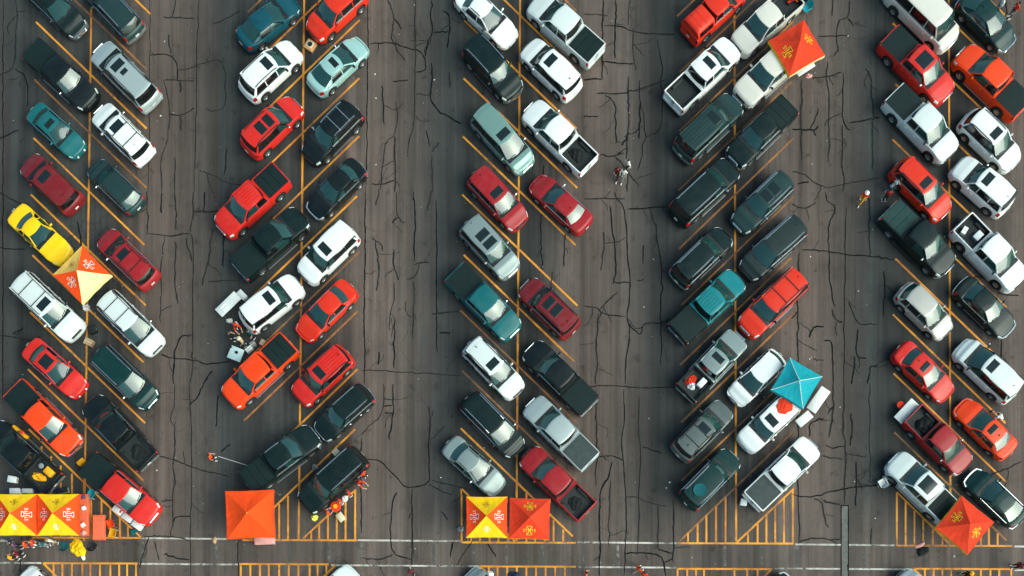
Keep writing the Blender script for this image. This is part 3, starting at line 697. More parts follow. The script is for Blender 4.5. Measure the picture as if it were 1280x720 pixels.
    for k in range(12):
        a0, a1 = 2 * math.pi * k / 12, 2 * math.pi * (k + 1) / 12
        st.bar((s.xc - .74 + .05 * math.sin(a0), .37 + .17 * math.cos(a0), s.belt + .10 + .15 * math.sin(a0)), (s.xc - .74 + .05 * math.sin(a1), .37 + .17 * math.cos(a1), s.belt + .10 + .15 * math.sin(a1)), .025, .025, (1, 0, .1))
    D['steering_wheel'] = st.mesh(kind + '_steer', 0)
    top = s.rz - s.belt
    se = MB(); se.rbox((0, 0, top * .30), (.16, .48, top * .55), .05, Matrix.Rotation(-.2, 3, 'Y')); se.rbox((-.05, 0, top * .64), (.09, .25, top * .24), .03)
    D['seat'] = se.mesh(kind + '_seat', 45)
    if pick:
        # cargo bed as a U-shaped loft
        xs = s.stations(-s.h + .03, s.bed); rings = []
        for x in xs:
            outer = [s.surf(x, v) for v in (4.2, 5, 6, 7, 8)]
            zr = s.T(x) + .005; yo = s.w(x); yi = yo - .12
            half = [Vector((x, 0, .74)), Vector((x, yi, .74)), Vector((x, yi, zr - .02)), Vector((x, yi + .02, zr)), Vector((x, yo - .04, zr))] + outer
            rings.append([Vector((p.x, -p.y, p.z)) for p in half[:0:-1]] + half)
        m = MB(); m.grid(rings)
        m.rbox((-s.h + .05, 0, (s.deck + .62) / 2 + .02), (.075, s.W - .22, s.deck - .60), .015)
        m.box((s.bed - .03, 0, (s.deck + .6) / 2), (.05, s.W - .2, s.deck - .6))
        m.box(((-s.h + s.bed) / 2, 0, .66), (s.bed + s.h - .1, s.W - .3, .12))
        D['bed'] = m.mesh(kind + '_bed', 40)
        li = MB(); a, b = -s.h + .10, s.bed - .06; yi = s.W / 2 - .125
        li.box(((a + b) / 2, 0, .765), (b - a, 2 * yi - .01, .03))
        for k in range(9): li.box(((a + b) / 2, -yi + .16 + k * (2 * yi - .32) / 8, .79), (b - a - .04, .07, .02))
        for sg in (1, -1):
            li.box(((a + b) / 2, sg * (yi - .008), .98), (b - a, .014, .42)); li.rbox((s.wheels[1], sg * (yi - .11), .88), (.95, .22, .22), .05)
        li.box((a + .005, 0, .98), (.014, 2 * yi - .03, .42)); li.box((b - .005, 0, .98), (.014, 2 * yi - .03, .42))
        D['bed_liner'] = li.mesh(kind + '_liner', 0)
        D['tail_handle'] = MB().rbox((-s.h + .005, 0, 1.02), (.03, .28, .09), .012).mesh(kind + '_tail_handle', 40)
        ln = (b - a) / 3; D['coverwide'] = MB().grid([[((a + b) / 2 + dx * (b - a + .10) / 2, yy * (s.W / 2 - .035), s.deck + .016 + .026 * (1 - yy * yy) + dz) for dx, dz in ((-.99, -.025), (-.97, .010), (-.5, .018), (0, .020), (.5, .018), (.97, .010), (.99, -.025))] for yy in np.linspace(-1, 1, 9)]).mesh(kind + '_cover', 45); D['cover'] = MB().grid([[((a + b) / 2 + dx * (b - a) / 2, yy * (s.W / 2 - .115), s.deck + .012 + .022 * (1 - yy * yy) + dz) for dx, dz in ((-.99, -.025), (-.97, .010), (-.5, .018), (0, .020), (.5, .018), (.97, .010), (.99, -.025))] for yy in np.linspace(-1, 1, 9)]).mesh(kind + '_cover', 45)
        for k in range(3):
            xm = a + ln * (k + .5); rows = []
            for yy in np.linspace(-1, 1, 9):
                rows.append([(xm + dx * ln / 2, yy * (s.W / 2 - .115), s.deck + .012 + .028 * (1 - yy * yy) + dz) for dx, dz in ((-.985, -.025), (-.95, .012), (0, .018), (.95, .012), (.985, -.025))])
            D['cover%d' % k] = MB().grid(rows).mesh(kind + '_cover', 45)
        tp = MB(); rings = []; lt_ = a - .02; rt_ = b + .04; yo = s.W / 2 - .03
        for x, zt, ins in ((lt_, s.rz - .16, 0), (lt_ + .12, s.rz - .05, .02), (lt_ + .3, s.rz - .02, .02), (rt_ - .1, s.rz - .02, .02), (rt_, s.rz - .06, .03)):
            q = [(yo, s.deck), (yo - .05, s.deck + (zt - s.deck) * .5), (yo - .15 - ins, zt - .06), (yo - .24, zt), (yo * .4, zt + .02)]
            rings.append([Vector((x, -y, z)) for y, z in q] + [Vector((x, y, z)) for y, z in q[::-1]])
        tp.grid(rings); tp.add(rings[0], [tuple(range(len(rings[0])))]); tp.add(rings[-1], [tuple(range(len(rings[0])))])
        for xg in (lt_ + .55, lt_ + 1.1): tp.rbox((xg, 0, s.rz + .005), (.05, s.W * .72, .03), .012)
        D['topper'] = tp.mesh(kind + '_topper', 40)
        for sg, nm in ((1, 'l'), (-1, 'r')):
            rows = [[Vector((x, sg * (yo + .012 - .05 * v - .1 * v * max(0, v - .5)), s.deck + .06 + (s.rz - s.deck) * .62 * v)) for x in np.linspace(lt_ + .2, rt_ - .2, 4)] for v in (0, .5, 1)]
            D['topwin_' + nm] = MB().grid(rows).mesh(kind + '_topwin', 60)
    # roof fittings
    def rp(x, y, up=.004):
        v = (s.xt - x) / (s.xt - s.xr); u = y / s.wr_()
        p = s.roof(u, v); return Vector((x, y, p.z + up))
    def panel(x0, x1, hw, up=.006):
        rows = []
        for i, x in enumerate([x0, x0 + .02] + list(np.linspace(x0 + .06, x1 - .06, 4)) + [x1 - .02, x1]):
            row = []
            for j, y in enumerate([-hw, -hw + .02] + list(np.linspace(-hw + .06, hw - .06, 6)) + [hw - .02, hw]):
                e = (i in (0, 7)) or (j in (0, 9)); row.append(rp(x, y, -.004 if e else up))
            rows.append(row)
        return MB().grid(rows)
    rl = s.xt - s.xr; hw = s.wr_() * .62
    D['sunroof'] = panel(s.xt - .28 - min(.55, rl * .32), s.xt - .26, hw).mesh(kind + '_sunroof', 50)
    D['sunroof2'] = panel(s.xt - .42 - min(.55, rl * .32) - min(.6, rl * .32), s.xt - .42 - min(.55, rl * .32), hw).mesh(kind + '_sunroof', 50)
    D['sunroofsmall'] = panel(s.xt - .95 - min(.4, rl * .3), s.xt - 1.0, hw * .55).mesh(kind + '_sunroof', 50)
    D['pano'] = panel(s.xt - .22 - min(1.0, rl * .62), s.xt - .22, hw * 1.12).mesh(kind + '_sunroof', 50)
    for sg, nm in ((1, 'l'), (-1, 'r')):
        m = MB(); xs = np.linspace(s.xt - .25, s.xr + .18, 9); y = s.wr_() * .93 * sg
        pts = [rp(x, y, .055 if 0 < i < 8 else .0) for i, x in enumerate(xs)]
        for i in range(8): m.bar(pts[i], pts[i + 1], .045, .03)
        D['rail_' + nm] = m.mesh(kind + '_rail', 0)
    for k, fx in enumerate((.30, .68)):
        x = s.xt - rl * fx - .1; m = MB(); y = s.wr_() * .95
        m.bar(rp(x, -y, .07), rp(x, y, .07), .05, .025); D['bar%d' % k] = m.mesh(kind + '_bar', 0)
    for k in range(6):
        y = -s.wr_() * .7 + k * s.wr_() * 1.4 / 5; m = MB()
        pts = [rp(x, y, .012) for x in np.linspace(s.xt - .3, s.xr + .15, 7)]
        for i in range(6): m.bar(pts[i], pts[i + 1], .038, .05)
        D['rib%d' % k] = m.mesh(kind + '_rib', 0); m = MB()
        pts = [rp(x, y, .012) for x in np.linspace(s.xt - .36 - min(.55, rl * .32), s.xr + .15, 7)]
        for i in range(6): m.bar(pts[i], pts[i + 1], .038, .05)
        D['rbs%d' % k] = m.mesh(kind + '_rib', 0)
    m = MB(); sp = []
    for u in np.linspace(-.95, .95, 9): sp.append(s.roof(u, 1))
    m.grid([[p + Vector((dx, 0, dz)) for p in sp] for dx, dz in ((.05, .012), (-.10, .006), (-.17, -.01), (-.16, -.035), (-.02, -.03))]); D['spoiler'] = m.mesh(kind + '_spoiler', 50)
    m = MB(); q = rp(s.xr + .25, 0, .05); m.rbox(q, (.16, .05, .09), .02, None, .5); D['antenna'] = m.mesh(kind + '_antenna', 40)
    D['_s'] = s; MESH[kind] = D; return D
def wheel_meshes():
    t = MB().lathe([(.20, -.115), (.31, -.12), (.345, -.10), (.36, -.06), (.36, .06), (.345, .10), (.31, .12), (.20, .115)], 20, 'y')
    r = MB(); r.lathe([(.225, .10), (.215, .085), (.20, .06)], 20, 'y')
    for k in range(5):
        a = 2 * math.pi * k / 5; r.bar((0, .085, 0), (.21 * math.cos(a), .095, .21 * math.sin(a)), .07, .03, (0, 1, 0))
    r.tube((0, .06, 0), (0, .105, 0), .05)
    return t.mesh('wheel_tyre', 40), r.mesh('wheel_rim', 40)
WT, WRIM = wheel_meshes()
rng = random.Random(3)
CHROMEY = {'pickup', 'bigsuv', 'van', 'suv', 'suv2'}
def vehicle(kind, colour, F, Rr, opts, label, cat, group):
    D = car_meshes(kind); s = D['_s']; o_ = set(opts.split())
    pf, pr = P(*F, h=.85), P(*Rr, h=.85); c = (pf + pr) / 2; d = pf - pr
    rz = math.atan2(d.y, d.x); Lm = d.length
    k = max(.90, min(1.10, Lm / s.L))
    names = {'pickup': 'pickup_truck', 'sedan': 'sedan_car', 'coupe': 'sports_car', 'hatch': 'hatchback_car', 'suv': 'sport_utility_vehicle', 'suv2': 'sport_utility_vehicle', 'sedan2': 'sedan_car', 'bigsuv': 'large_sport_utility_vehicle', 'minivan': 'minivan', 'van': 'passenger_van'}
    t = thing(names[kind], label, cat, c, rz, group)
    t.scale = (k, 1 + (k - 1) * .55, 1 + (k - 1) * .25)
    dk = colour in ('black', 'ink', 'pine', 'slate', 'graphite', 'maroon'); ctrim = M['chrome'] if rng.random() < (.75 if dk else .35) else M['blackplastic']
    strim = M['metal'] if rng.random() < (.6 if dk else .3) else M['blackplastic']
    pm = PAINT[colour]; G = M['glass']; trim = M['blackplastic']
    A = lambda n, key, mat, par=t, loc=(0, 0, 0), **kw: O(n, D[key], mat, par, loc, **kw)
    A('body', 'body', pm); A('hood', 'hood', pm); A('cowl', 'cowl', trim); roof = A('roof', 'roof', pm)
    ws = A('windshield', 'windscreen', G); A('wiper', 'wiper_l', trim, ws); A('wiper', 'wiper_r', trim, ws); A('rear_window', 'rear_window', M['privacy'] if kind in CHROMEY else G)
    for sn, sg in (('l', 1), ('r', -1)):
        A('window_frame', 'frame_' + sn, trim if kind in ('suv', 'suv2', 'bigsuv', 'van', 'minivan') and rng.random() < .6 else pm)
        A('rear_pillar', 'quarter_' + sn, pm)
        for nm, *_ in s.lay:
            if nm in 'fr':
                dd = A('door', 'door_' + nm + sn, pm)
                A('door_handle', 'handle_' + nm + sn, M['chrome'] if 'chrome' in o_ else pm, dd)
                A('door_window', 'win_' + nm + sn, G if nm == 'f' else M['privacy'], dd)
            else: A('quarter_window', 'win_' + nm + sn, M['privacy'])
        A('door_mirror', 'mirror_' + sn, pm if rng.random() < .6 else (M['chrome'] if rng.random() < .4 else trim))
        A('belt_trim', 'belt_' + sn, ctrim); A('side_step' if kind in ('pickup', 'bigsuv') else 'sill_trim', 'sill_' + sn, strim)
        A('headlight', 'head_' + sn, M['headlamp']); A('tail_light', 'tail_' + sn, M['taillamp'])
    bm_ = M['chrome'] if ('chrome' in o_ or (kind == 'pickup' and rng.random() < .6) or (dk and rng.random() < .6)) else pm
    A('front_bumper', 'bumper_front', bm_); A('rear_bumper', 'bumper_rear', bm_)
    A('grille', 'grille', M['chrome'] if rng.random() < .5 else trim); A('number_plate', 'plate', M['plate'])
    A('cabin_trim', 'cabin_trim', M['interior']); A('dashboard', 'dashboard', M['interior']); A('steering_wheel', 'steering_wheel', M['interior'])
    sm = M[rng.choice(('seatdark', 'seatdark', 'seatgrey', 'seattan'))]
    sx = [s.xc - 1.28] + ([s.xc - 2.12] if kind != 'coupe' else [])
    if kind in ('minivan', 'van', 'bigsuv'): sx.append(s.xc - 3.0)
    for x in sx:
        if x > s.xb + .25:
            for y in (.38, -.38): A('seat', 'seat', sm, t, (x, y, s.belt + .0))
    kk = s.wrad / .36
    for x in s.wheels:
        for sg in (1, -1):
            w = O('wheel', WT, M['rubber'], t, (x, sg * (s.W / 2 - .135), s.wrad), math.pi if sg < 0 else 0, (kk, 1, kk))
            O('rim', WRIM, M['alloy'], w)
    if 'sun' in o_: A('sunroof', 'sunroof', M['sunroof'], roof)
    if 'sun2' in o_: A('sunroof', 'sunroof', M['sunroof'], roof); A('sunroof', 'sunroof2', M['sunroof'], roof)
    if 'sun3' in o_: A('sunroof', 'sunroof', M['sunroof'], roof); A('sunroof', 'sunroofsmall', M['sunroof'], roof)
    if 'pano' in o_: A('sunroof', 'pano', M['sunroof'], roof)
    if 'rails' in o_ or 'bars' in o_:
        rm = M['chrome'] if 'chrome' in o_ or colour in ('black', 'ink', 'pine', 'slate', 'graphite') else trim
        A('roof_rail', 'rail_l', rm, roof); A('roof_rail', 'rail_r', rm, roof)
    if 'bars' in o_:
        for q in range(2): A('roof_crossbar', 'bar%d' % q, M['chrome'] if colour in ('black', 'ink') else trim, roof)
    if 'ribs' in o_:
        for q in range(6): A('roof_rib', ('rbs%d' if ('sun' in o_ or 'pano' in o_) else 'rib%d') % q, pm, roof)
    if kind in ('suv', 'suv2', 'hatch', 'minivan') and rng.random() < .6: A('rear_spoiler', 'spoiler', pm if rng.random() < .7 else trim)
    if kind != 'pickup' and rng.random() < .5: A('roof_antenna', 'antenna', trim if rng.random() < .5 else pm, roof)
    if kind == 'pickup':
        b = A('cargo_bed', 'bed', PAINT['ink'] if 'darkbed' in o_ else pm); A('tailgate_handle', 'tail_handle', trim, b)
        A('bed_liner', 'bed_liner', M['liner'], b)
        cm = M['covergrey'] if 'greycover' in o_ else M['coverolive'] if 'olive' in o_ else M['cover']
        if 'cover' in o_ or 'greycover' in o_ or 'olive' in o_:
            if rng.random() < .35:
                for q in range(3): A('cover_panel', 'cover%d' % q, cm, b)
            else: A('bed_cover', 'cover' if 'greycover' in o_ else 'coverwide', cm, b)
        if 'paintcover' in o_:
            for q in range(3): A('cover_panel', 'cover%d' % q, pm, b)
        if 'topper' in o_:
            tp = A('bed_topper', 'topper', pm); A('topper_window', 'topwin_l', M['privacy'], tp); A('topper_window', 'topwin_r', M['privacy'], tp)
    return t, s, c, rz, k
ROWN = ['leftmost row', 'second row', 'middle row', 'fourth row', 'rightmost row']
# (row, side, kind, paint, front px, rear px, options, look)   side: L / R of the row's centre line
V = [
(0,'L','sedan','ink',(100,38),(38,-22),'','black sedan with pale windshield'),
(0,'L','pickup','black',(115,129),(41,62),'cover','black pickup with covered bed'),
(0,'L','sedan','teal',(99,189),(40,136),'sun','teal sedan with small sunroof'),
(0,'L','suv','maroon',(29,197),(99,262),'sun','dark red SUV with sunroof'),
(0,'L','coupe','yellow',(83,324),(15,261),'','*bright yellow sports car beside the orange and cream canopy'),
(0,'L','bigsuv','pearl',(101,422),(21,346),'sun bars','white SUV with roof crossbars and sunroof'),
(0,'L','sedan','red',(103,491),(33,429),'pano','red car with large black sunroof'),
(0,'L','pickup','orange',(98,566),(14,482),'cover','orange-red pickup with dark bed cover'),
(0,'L','pickup','black',(-14,531),(72,609),'','black pickup with orange cloth in bed'),
(0,'R','suv','slate',(110,-22),(172,44),'rails','dark grey SUV with red tail lights'),
(0,'R','bigsuv','silver',(122,60),(192,130),'sun3 rails','silver grey SUV with two sunroofs'),
(0,'R','suv','white',(117,131),(189,203),'sun bars','white SUV with roof crossbars'),
(0,'R','hatch','slate',(113,203),(174,261),'','dark teal-grey crossover with pale rear window'),
(0,'R','suv','crimson',(124,289),(194,357),'sun bars','dark red SUV with roof rack and sunroof'),
(0,'R','minivan','pearl',(200,440),(126,367),'bars','silver-white minivan with roof rack'),
(0,'R','minivan','pine',(195,509),(117,434),'rails','dark green minivan'),
(0,'R','pickup','black',(112,501),(186,579),'','black pickup with open bed'),
(0,'R','pickup','red',(197,651),(107,575),'cover darkbed','red pickup beside three white coolers'),
(1,'L','sedan','petrol',(371,-3),(299,55),'','dark blue-teal sedan'),
(1,'L','suv','white',(374,54),(302,121),'sun rails','white SUV with black roof rails and sunroof'),
(1,'L','suv','red',(375,124),(305,192),'sun2 rails','red SUV with two black sunroof panels'),
(1,'L','pickup','red',(276,288),(353,217),'cover ribs','red pickup with dark bed cover'),
(1,'L','pickup','ink',(381,267),(297,341),'cover','black pickup with green-black bed cover'),
(1,'L','suv','white',(379,348),(300,410),'sun','white crossover, white table behind'),
(1,'L','pickup','orange',(282,504),(366,426),'cover ribs','orange pickup with black bed cover'),
(1,'L','pickup','ink',(396,540),(307,607),'cover rails','black pickup with silver roof rails'),
(1,'R','suv','scarlet',(389,42),(452,-16),'','orange-red SUV'),
(1,'R','sedan','aqua',(454,51),(390,111),'sun','pale aqua sedan with sunroof'),
(1,'R','suv','black',(381,201),(449,132),'bars','black SUV with silver roof crossbars'),
(1,'R','sedan','black',(389,266),(451,205),'','black sedan'),
(1,'R','suv','white',(377,349),(443,285),'sun','white SUV with square sunroof'),
(1,'R','sedan','scarlet',(371,424),(444,352),'','bright red sedan'),
(1,'R','suv','red',(367,503),(439,436),'sun ribs rails','red SUV with ribbed roof and sunroof'),
(1,'R','suv','ink',(399,543),(461,488),'rails chrome','black SUV with bright silver roof rails'),
(1,'R','bigsuv','ink',(376,636),(456,564),'rails ribs','black SUV beside people in red'),
(2,'L','sedan','white',(644,53),(572,-13),'rails','white car with pale windshield'),
(2,'L','suv','ink',(648,121),(584,52),'rails','black SUV with roof rails'),
(2,'L','minivan','sage',(666,216),(591,133),'sun','sage green-grey minivan with sunroof'),
(2,'L','suv','crimson',(656,285),(588,212),'sun','dark red SUV with sunroof'),
(2,'L','suv','steel',(644,344),(580,275),'sun2','grey-green SUV with two sunroof panels'),
(2,'L','pickup','teal',(646,420),(565,338),'cover','*teal pickup with dark bed cover in the middle row'),
(2,'L','suv','pearl',(651,495),(583,425),'sun rails','white SUV with black roof rails and sunroof'),
(2,'L','minivan','ink',(651,567),(581,495),'rails','black minivan with bright windshield'),
(2,'L','sedan','steel',(626,613),(559,552),'rails','*silver-grey sedan just above the yellow and orange canopy, middle row'),
(2,'R','pickup','pearl',(662,-3),(750,75),'cover','silver-white pickup with dark bed cover'),
(2,'R','suv','white',(650,49),(727,123),'sun','white SUV with sunroof and dark windshield'),
(2,'R','pickup','white',(656,130),(741,213),'','white pickup with open dark bed'),
(2,'R','sedan','crimson',(665,221),(737,287),'','dark red sedan'),
(2,'R','suv','maroon',(651,351),(721,419),'sun2 rails','dark red SUV with two sunroof panels'),
(2,'R','pickup','black',(658,431),(741,513),'cover','black pickup with dark bed cover'),
(2,'R','pickup','silver',(661,502),(739,580),'greycover','silver-grey pickup with grey bed cover'),
(2,'R','pickup','crimson',(654,563),(737,644),'','dark red pickup with open bed'),
(3,'L','pickup','scarlet',(925,-14),(861,43),'topper','orange-red pickup with topper'),
(3,'L','pickup','white',(919,55),(839,131),'sun','white pickup with open bed and sunroof'),
(3,'L','bigsuv','slate',(926,121),(846,198),'sun ribs','dark grey SUV with ribbed roof'),
(3,'L','bigsuv','ink',(921,203),(841,277),'rails','black SUV with silver roof rails'),
(3,'L','suv','ink',(912,288),(843,354),'rails','black SUV with roof rails'),
(3,'L','pickup','turq',(927,343),(843,422),'cover ribs darkbed','turquoise pickup with dark bed cover'),
(3,'L','pickup','steel',(925,420),(856,493),'sun ribs darkbed','grey-green pickup with gear in bed'),
(3,'L','suv','grey',(913,503),(844,573),'sun bars','grey SUV with roof crossbars and sunroof'),
(3,'L','suv','pine',(923,563),(852,635),'rails','dark green-black SUV with round roof disc'),
(3,'R','pickup','cream',(921,60),(994,-4),'','cream pickup with open bed'),
(3,'R','pickup','cream',(925,124),(1004,52),'','cream-white pickup under the red canopy'),
(3,'R','pickup','ink',(916,201),(986,132),'cover','black pickup with black bed cover'),
(3,'R','suv','slate',(918,287),(989,219),'sun2 rails','dark green-grey crossover with rails'),
(3,'R','minivan','graphite',(930,343),(1003,278),'rails','dark grey minivan with silver rails'),
(3,'R','bigsuv','scarlet',(926,418),(1006,341),'bars','long bright red SUV with dark crossbars'),
(3,'R','hatch','white',(917,500),(976,443),'','white crossover touching the teal canopy'),
(3,'R','suv','white',(926,561),(996,496),'sun','white SUV with red blanket on its roof'),
(3,'R','pickup','white',(1019,552),(937,631),'greycover','white pickup with grey bed cover'),
(4,'L','van','cream',(1194,59),(1112,-22),'','*tall white passenger van at the top of the rightmost row'),
(4,'L','pickup','red',(1186,124),(1107,44),'pano cover','red pickup with large sunroof'),
(4,'L','pickup','pearl',(1195,201),(1109,112),'cover','silver-white pickup with dark bed cover'),
(4,'L','suv','scarlet',(1186,271),(1118,202),'sun rails','bright red SUV with sunroof'),
(4,'L','pickup','ink',(1191,342),(1105,258),'olive','black pickup with olive bed cover'),
(4,'L','hatch','champagne',(1190,421),(1123,356),'','silver-beige hatchback'),
(4,'L','sedan','red',(1189,496),(1122,433),'sun','red car with square sunroof'),
(4,'L','pickup','crimson',(1207,586),(1139,517),'','dark red pickup with dark tarp load'),
(4,'L','pickup','pearl',(1111,569),(1196,652),'pano cover','*silver-white pickup with large sunroof, its bed under the lower right red canopy'),
(4,'R','sedan','pine',(1267,58),(1202,-8),'','dark green-black car with bright windshield'),
(4,'R','pickup','orange',(1196,61),(1281,143),'cover','*bright orange pickup with dark bed cover at the right edge'),
(4,'R','suv','white',(1276,212),(1201,139),'sun rails','white SUV with small sunroof'),
(4,'R','suv','white',(1190,199),(1266,266),'sun','white SUV with dark windshield and sunroof'),
(4,'R','pickup','white',(1279,361),(1195,274),'','white pickup with boxes in bed'),
(4,'R','sedan','ink',(1266,416),(1199,352),'','black sedan with bright windshield'),
(4,'R','minivan','pearl',(1193,424),(1276,502),'sun','silver-white minivan with sunroof'),
(4,'R','sedan','orange',(1200,503),(1265,568),'sun','*orange-red sedan with sunroof and pale rear window'),
(4,'R','sedan','pine',(1211,590),(1279,655),'','dark green-black sedan'),
]
CATS = {'suv2': 'SUV', 'sedan2': 'car', 'pickup': 'pickup truck', 'sedan': 'car', 'coupe': 'sports car', 'hatch': 'car', 'suv': 'SUV', 'bigsuv': 'SUV', 'minivan': 'minivan', 'van': 'van'}
ORD = ['topmost', 'second from top', 'third from top', 'fourth from top', 'fifth from top', 'sixth from top', 'seventh from top', 'eighth from top', 'ninth from top', 'tenth from top']
VEH = {}
ALT = 0
for k in range(5):
    for sdn in 'LR':
        lst = sorted([v for v in V if v[0] == k and v[1] == sdn], key=lambda v: v[4][1] + v[5][1])
        for i, v in enumerate(lst):
            look = v[7]; kd = v[2]
            if kd in ('suv', 'sedan'):
                ALT += 1; kd = kd + '2' if ALT % 5 in (1, 3) else kd
            lab = look[1:] if look[0] == '*' else '%s, %s, %s side of %s' % (look, ORD[i], 'left' if sdn == 'L' else 'right', ROWN[k])
            VEH[(k, sdn, i)] = vehicle(kd, v[3], v[4], v[5], v[6], lab, CATS[kd], 'vehicles parked in the slanted rows')
for kind, col, F, Rr, op, lab in [
    ('suv', 'white', (24, 712), (92, 780), 'sun', 'white SUV cut off by the bottom edge, below the people at left'),
    ('sedan', 'pearl', (444, 712), (378, 776), '', 'white car cut off by the bottom edge below the black pickup'),
    ('hatch', 'steel', (582, 712), (646, 776), 'rails', 'grey car cut off by the bottom edge, below the yellow and red canopy'),
    ('sedan', 'black', (990, 722), (930, 780), '', 'black car just entering the bottom edge below the fourth row'),
    ('suv', 'silver', (1122, 716), (1190, 782), 'sun', 'silver car cut off by the bottom edge below the rightmost row')]:
    vehicle(kind, col, F, Rr, op, lab, CATS[kind], 'vehicles at the bottom edge')
# ------------------------------------------------------------------ canopies
def text_mesh(body, size):
    cu = bpy.data.curves.new('lettering', 'FONT'); cu.body = body; cu.size = size; cu.align_x = 'CENTER'; cu.align_y = 'CENTER'; cu.resolution_u = 3
    ob = bpy.data.objects.new('lettering', cu); COL.objects.link(ob)
    dg = bpy.context.evaluated_depsgraph_get(); me = ob.evaluated_get(dg).to_mesh()
    vs = [tuple(v.co) for v in me.vertices]; fs = [tuple(p.vertices) for p in me.polygons]
    ob.evaluated_get(dg).to_mesh_clear(); bpy.data.objects.remove(ob); bpy.data.curves.remove(cu)
    return vs, fs
TXT = text_mesh('STATE', .34)
def rect(x0, y0, x1, y1, n=4):
    vs = []; fs = []
    for i in range(n + 1): vs += [(x0 + (x1 - x0) * i / n, y0, 0), (x0 + (x1 - x0) * i / n, y1, 0)]
    for i in range(n): fs.append((2 * i, 2 * i + 2, 2 * i + 3, 2 * i + 1))
    return vs, fs
def canopy(px, rot, side, cols, emb, valc, label, ink=('print_gold', 'print_red'), eave=2.12, rise=.85, seam=None, group='pop-up canopies'):
    c = P(*px, h=eave); t = thing('popup_canopy', label, 'canopy', c, R(rot), group)
    a = side / 2; wph = px[0] * .37
    def surf(u, v):      # u across -1..1, v 0 apex .. 1 eave (panel facing +X)
        w = a * v; sag = -.09 * math.sin(math.pi * v) * (1 - .5 * abs(u)) + .025 * (1 - u * u) * v
        wr_k = (1 - u * u) * v * (.016 * math.sin(7 * u + 5 * v + wph) + .012 * math.sin(15 * u - 9 * v + 2 * wph) + .010 * math.sin(21 * v + 4 * u))
        z = eave + rise * (1 - v) ** 1.12 + sag + wr_k
        edge = -.04 * (1 - u * u) * (v ** 4)
        return Vector((w + edge, w * u, z))
    vs = [0.012] + list(np.linspace(.08, 1, 14)); us = np.linspace(-1, 1, 23)
    pan = MB().grid([[surf(u, v) for u in us] for v in vs]).mesh('canopy_panel', 60)
    val = MB().grid([[surf(u, 1) + Vector((.012 + .012 * math.sin(9 * u) * k, 0, -.24 * k - .03 * k * abs(math.sin(5 * math.pi * u / 2)))) for u in np.linspace(-1, 1, 25)] for k in (0, .5, 1)]).mesh('valance', 60)
    for i in range(4):
        rz = i * math.pi / 2
        p = O('canopy_panel', pan, M[cols[i]], t, (0, 0, 0), rz)
        vl = O('valance', val, M[valc[i]], t, (0, 0, 0), rz)
        if i in emb:
            def conform(vv, up, vc=.60):
                out = []
                for x, y, z in vv:
                    x, y = x * es, y * es; v = vc - y / (a * 1.12); q = surf(max(-1, min(1, x / (a * v))), v); out.append(q + Vector((up * .35, 0, up)))
                return out
            yel = cols[i] in ('fab_yellow', 'fab_cream', 'fab_amber'); es = .62 if yel else 1.0
            ic = ink if not yel else (('print_white', 'fab_cream') if i == 3 else ('print_dark', cols[i]))
            if cols[i] == 'fab_orange': ic = ('print_white', 'print_red')
            m = MB()
            for r_ in ((-.20, .20, .20, .36), (-.09, -.22, .09, .22), (-.20, -.36, .20, -.20)):
                q = rect(*r_); m.add(conform(q[0], .010), q[1])
            e = O('emblem_letter', m.mesh('emblem_letter', 0, False), M[ic[0]], p)
            m = MB()
            q = rect(-.155, .235, .155, .325); m.add(conform(q[0], .016), q[1]); q = rect(-.155, -.325, .155, -.235); m.add(conform(q[0], .016), q[1]); q = rect(-.045, -.24, .045, .24); m.add(conform(q[0], .017), q[1])
            O('emblem_fill', m.mesh('emblem_fill', 0, False), M[ic[1]], p)
            m = MB().add(conform([(x * 1.0, y, 0) for x, y, z in TXT[0]], .024), TXT[1])
            O('emblem_lettering', m.mesh('emblem_lettering', 0, False), M[ic[0]], p)
        if i % 1 == 0:
            k = MB().tube((a - .05, a - .05, 0.02), (a - .05, a - .05, eave - .02), .022, .018, 6).box((a - .05, a - .05, .01), (.12, .12, .02))
            O('leg', k.mesh('canopy_leg', 0), M['metal'], t, (0, 0, 0), rz)
            rb = MB(); pts = [surf(1, v) + Vector((0, 0, -.035 if seam is None else .006)) for v in vs]
            for q in range(len(pts) - 1): rb.bar(pts[q], pts[q + 1], .03, .02)
            O('roof_strut' if seam is None else 'ridge_seam', rb.mesh('canopy_strut', 0), M['metal'] if seam is None else M[seam], t, (0, 0, 0), rz)
            eb = MB().bar((a - .07, -a + .07, eave - .06), (a - .07, a - .07, eave - .06), .03, .03)
            O('eave_bar', eb.mesh('canopy_eave', 0), M['metal'], t, (0, 0, 0), rz)
    fin = MB().sphere((0, 0, eave + rise - .01), .035, 8, 5); O('finial', fin.mesh('canopy_finial', 60), M[cols[0]] if cols[0] != 'fab_orange' or cols[1] != 'fab_orange' else M['fab_cream'], t)
    return t
FO, FY, FR, FC = 'fab_orange', 'fab_yellow', 'fab_red', 'fab_cream'
canopy((102.5, 343.5), 45, 3.05, [FO, 'fab_amber', FO, FC], {0, 2, 1}, [FO, FC, FO, FC], 'orange and cream canopy set diagonally beside the yellow sports car')
canopy((20, 643.5), 0, 3.08, [FO, FY, FO, FY], {0, 1, 2, 3}, [FO, FY, FO, FY], 'orange and yellow canopy at the bottom left corner, cut by the left edge')
canopy((72.5, 643.5), 0, 3.08, [FO, FY, FO, FY], {0, 1, 2, 3}, [FO, FY, FO, FY], 'orange and yellow canopy, right one of the joined pair at lower left')
canopy((312.5, 643), 2, 3.55, [FO] * 4, set(), [FO] * 4, 'large plain orange canopy below the second parking row')
canopy((608.5, 646.5), 0, 3.05, [FO, FY, FO, FY], {0, 2, 3, 1}, [FO, FY, FO, FY], 'yellow and orange quartered canopy next to the all-red canopy')
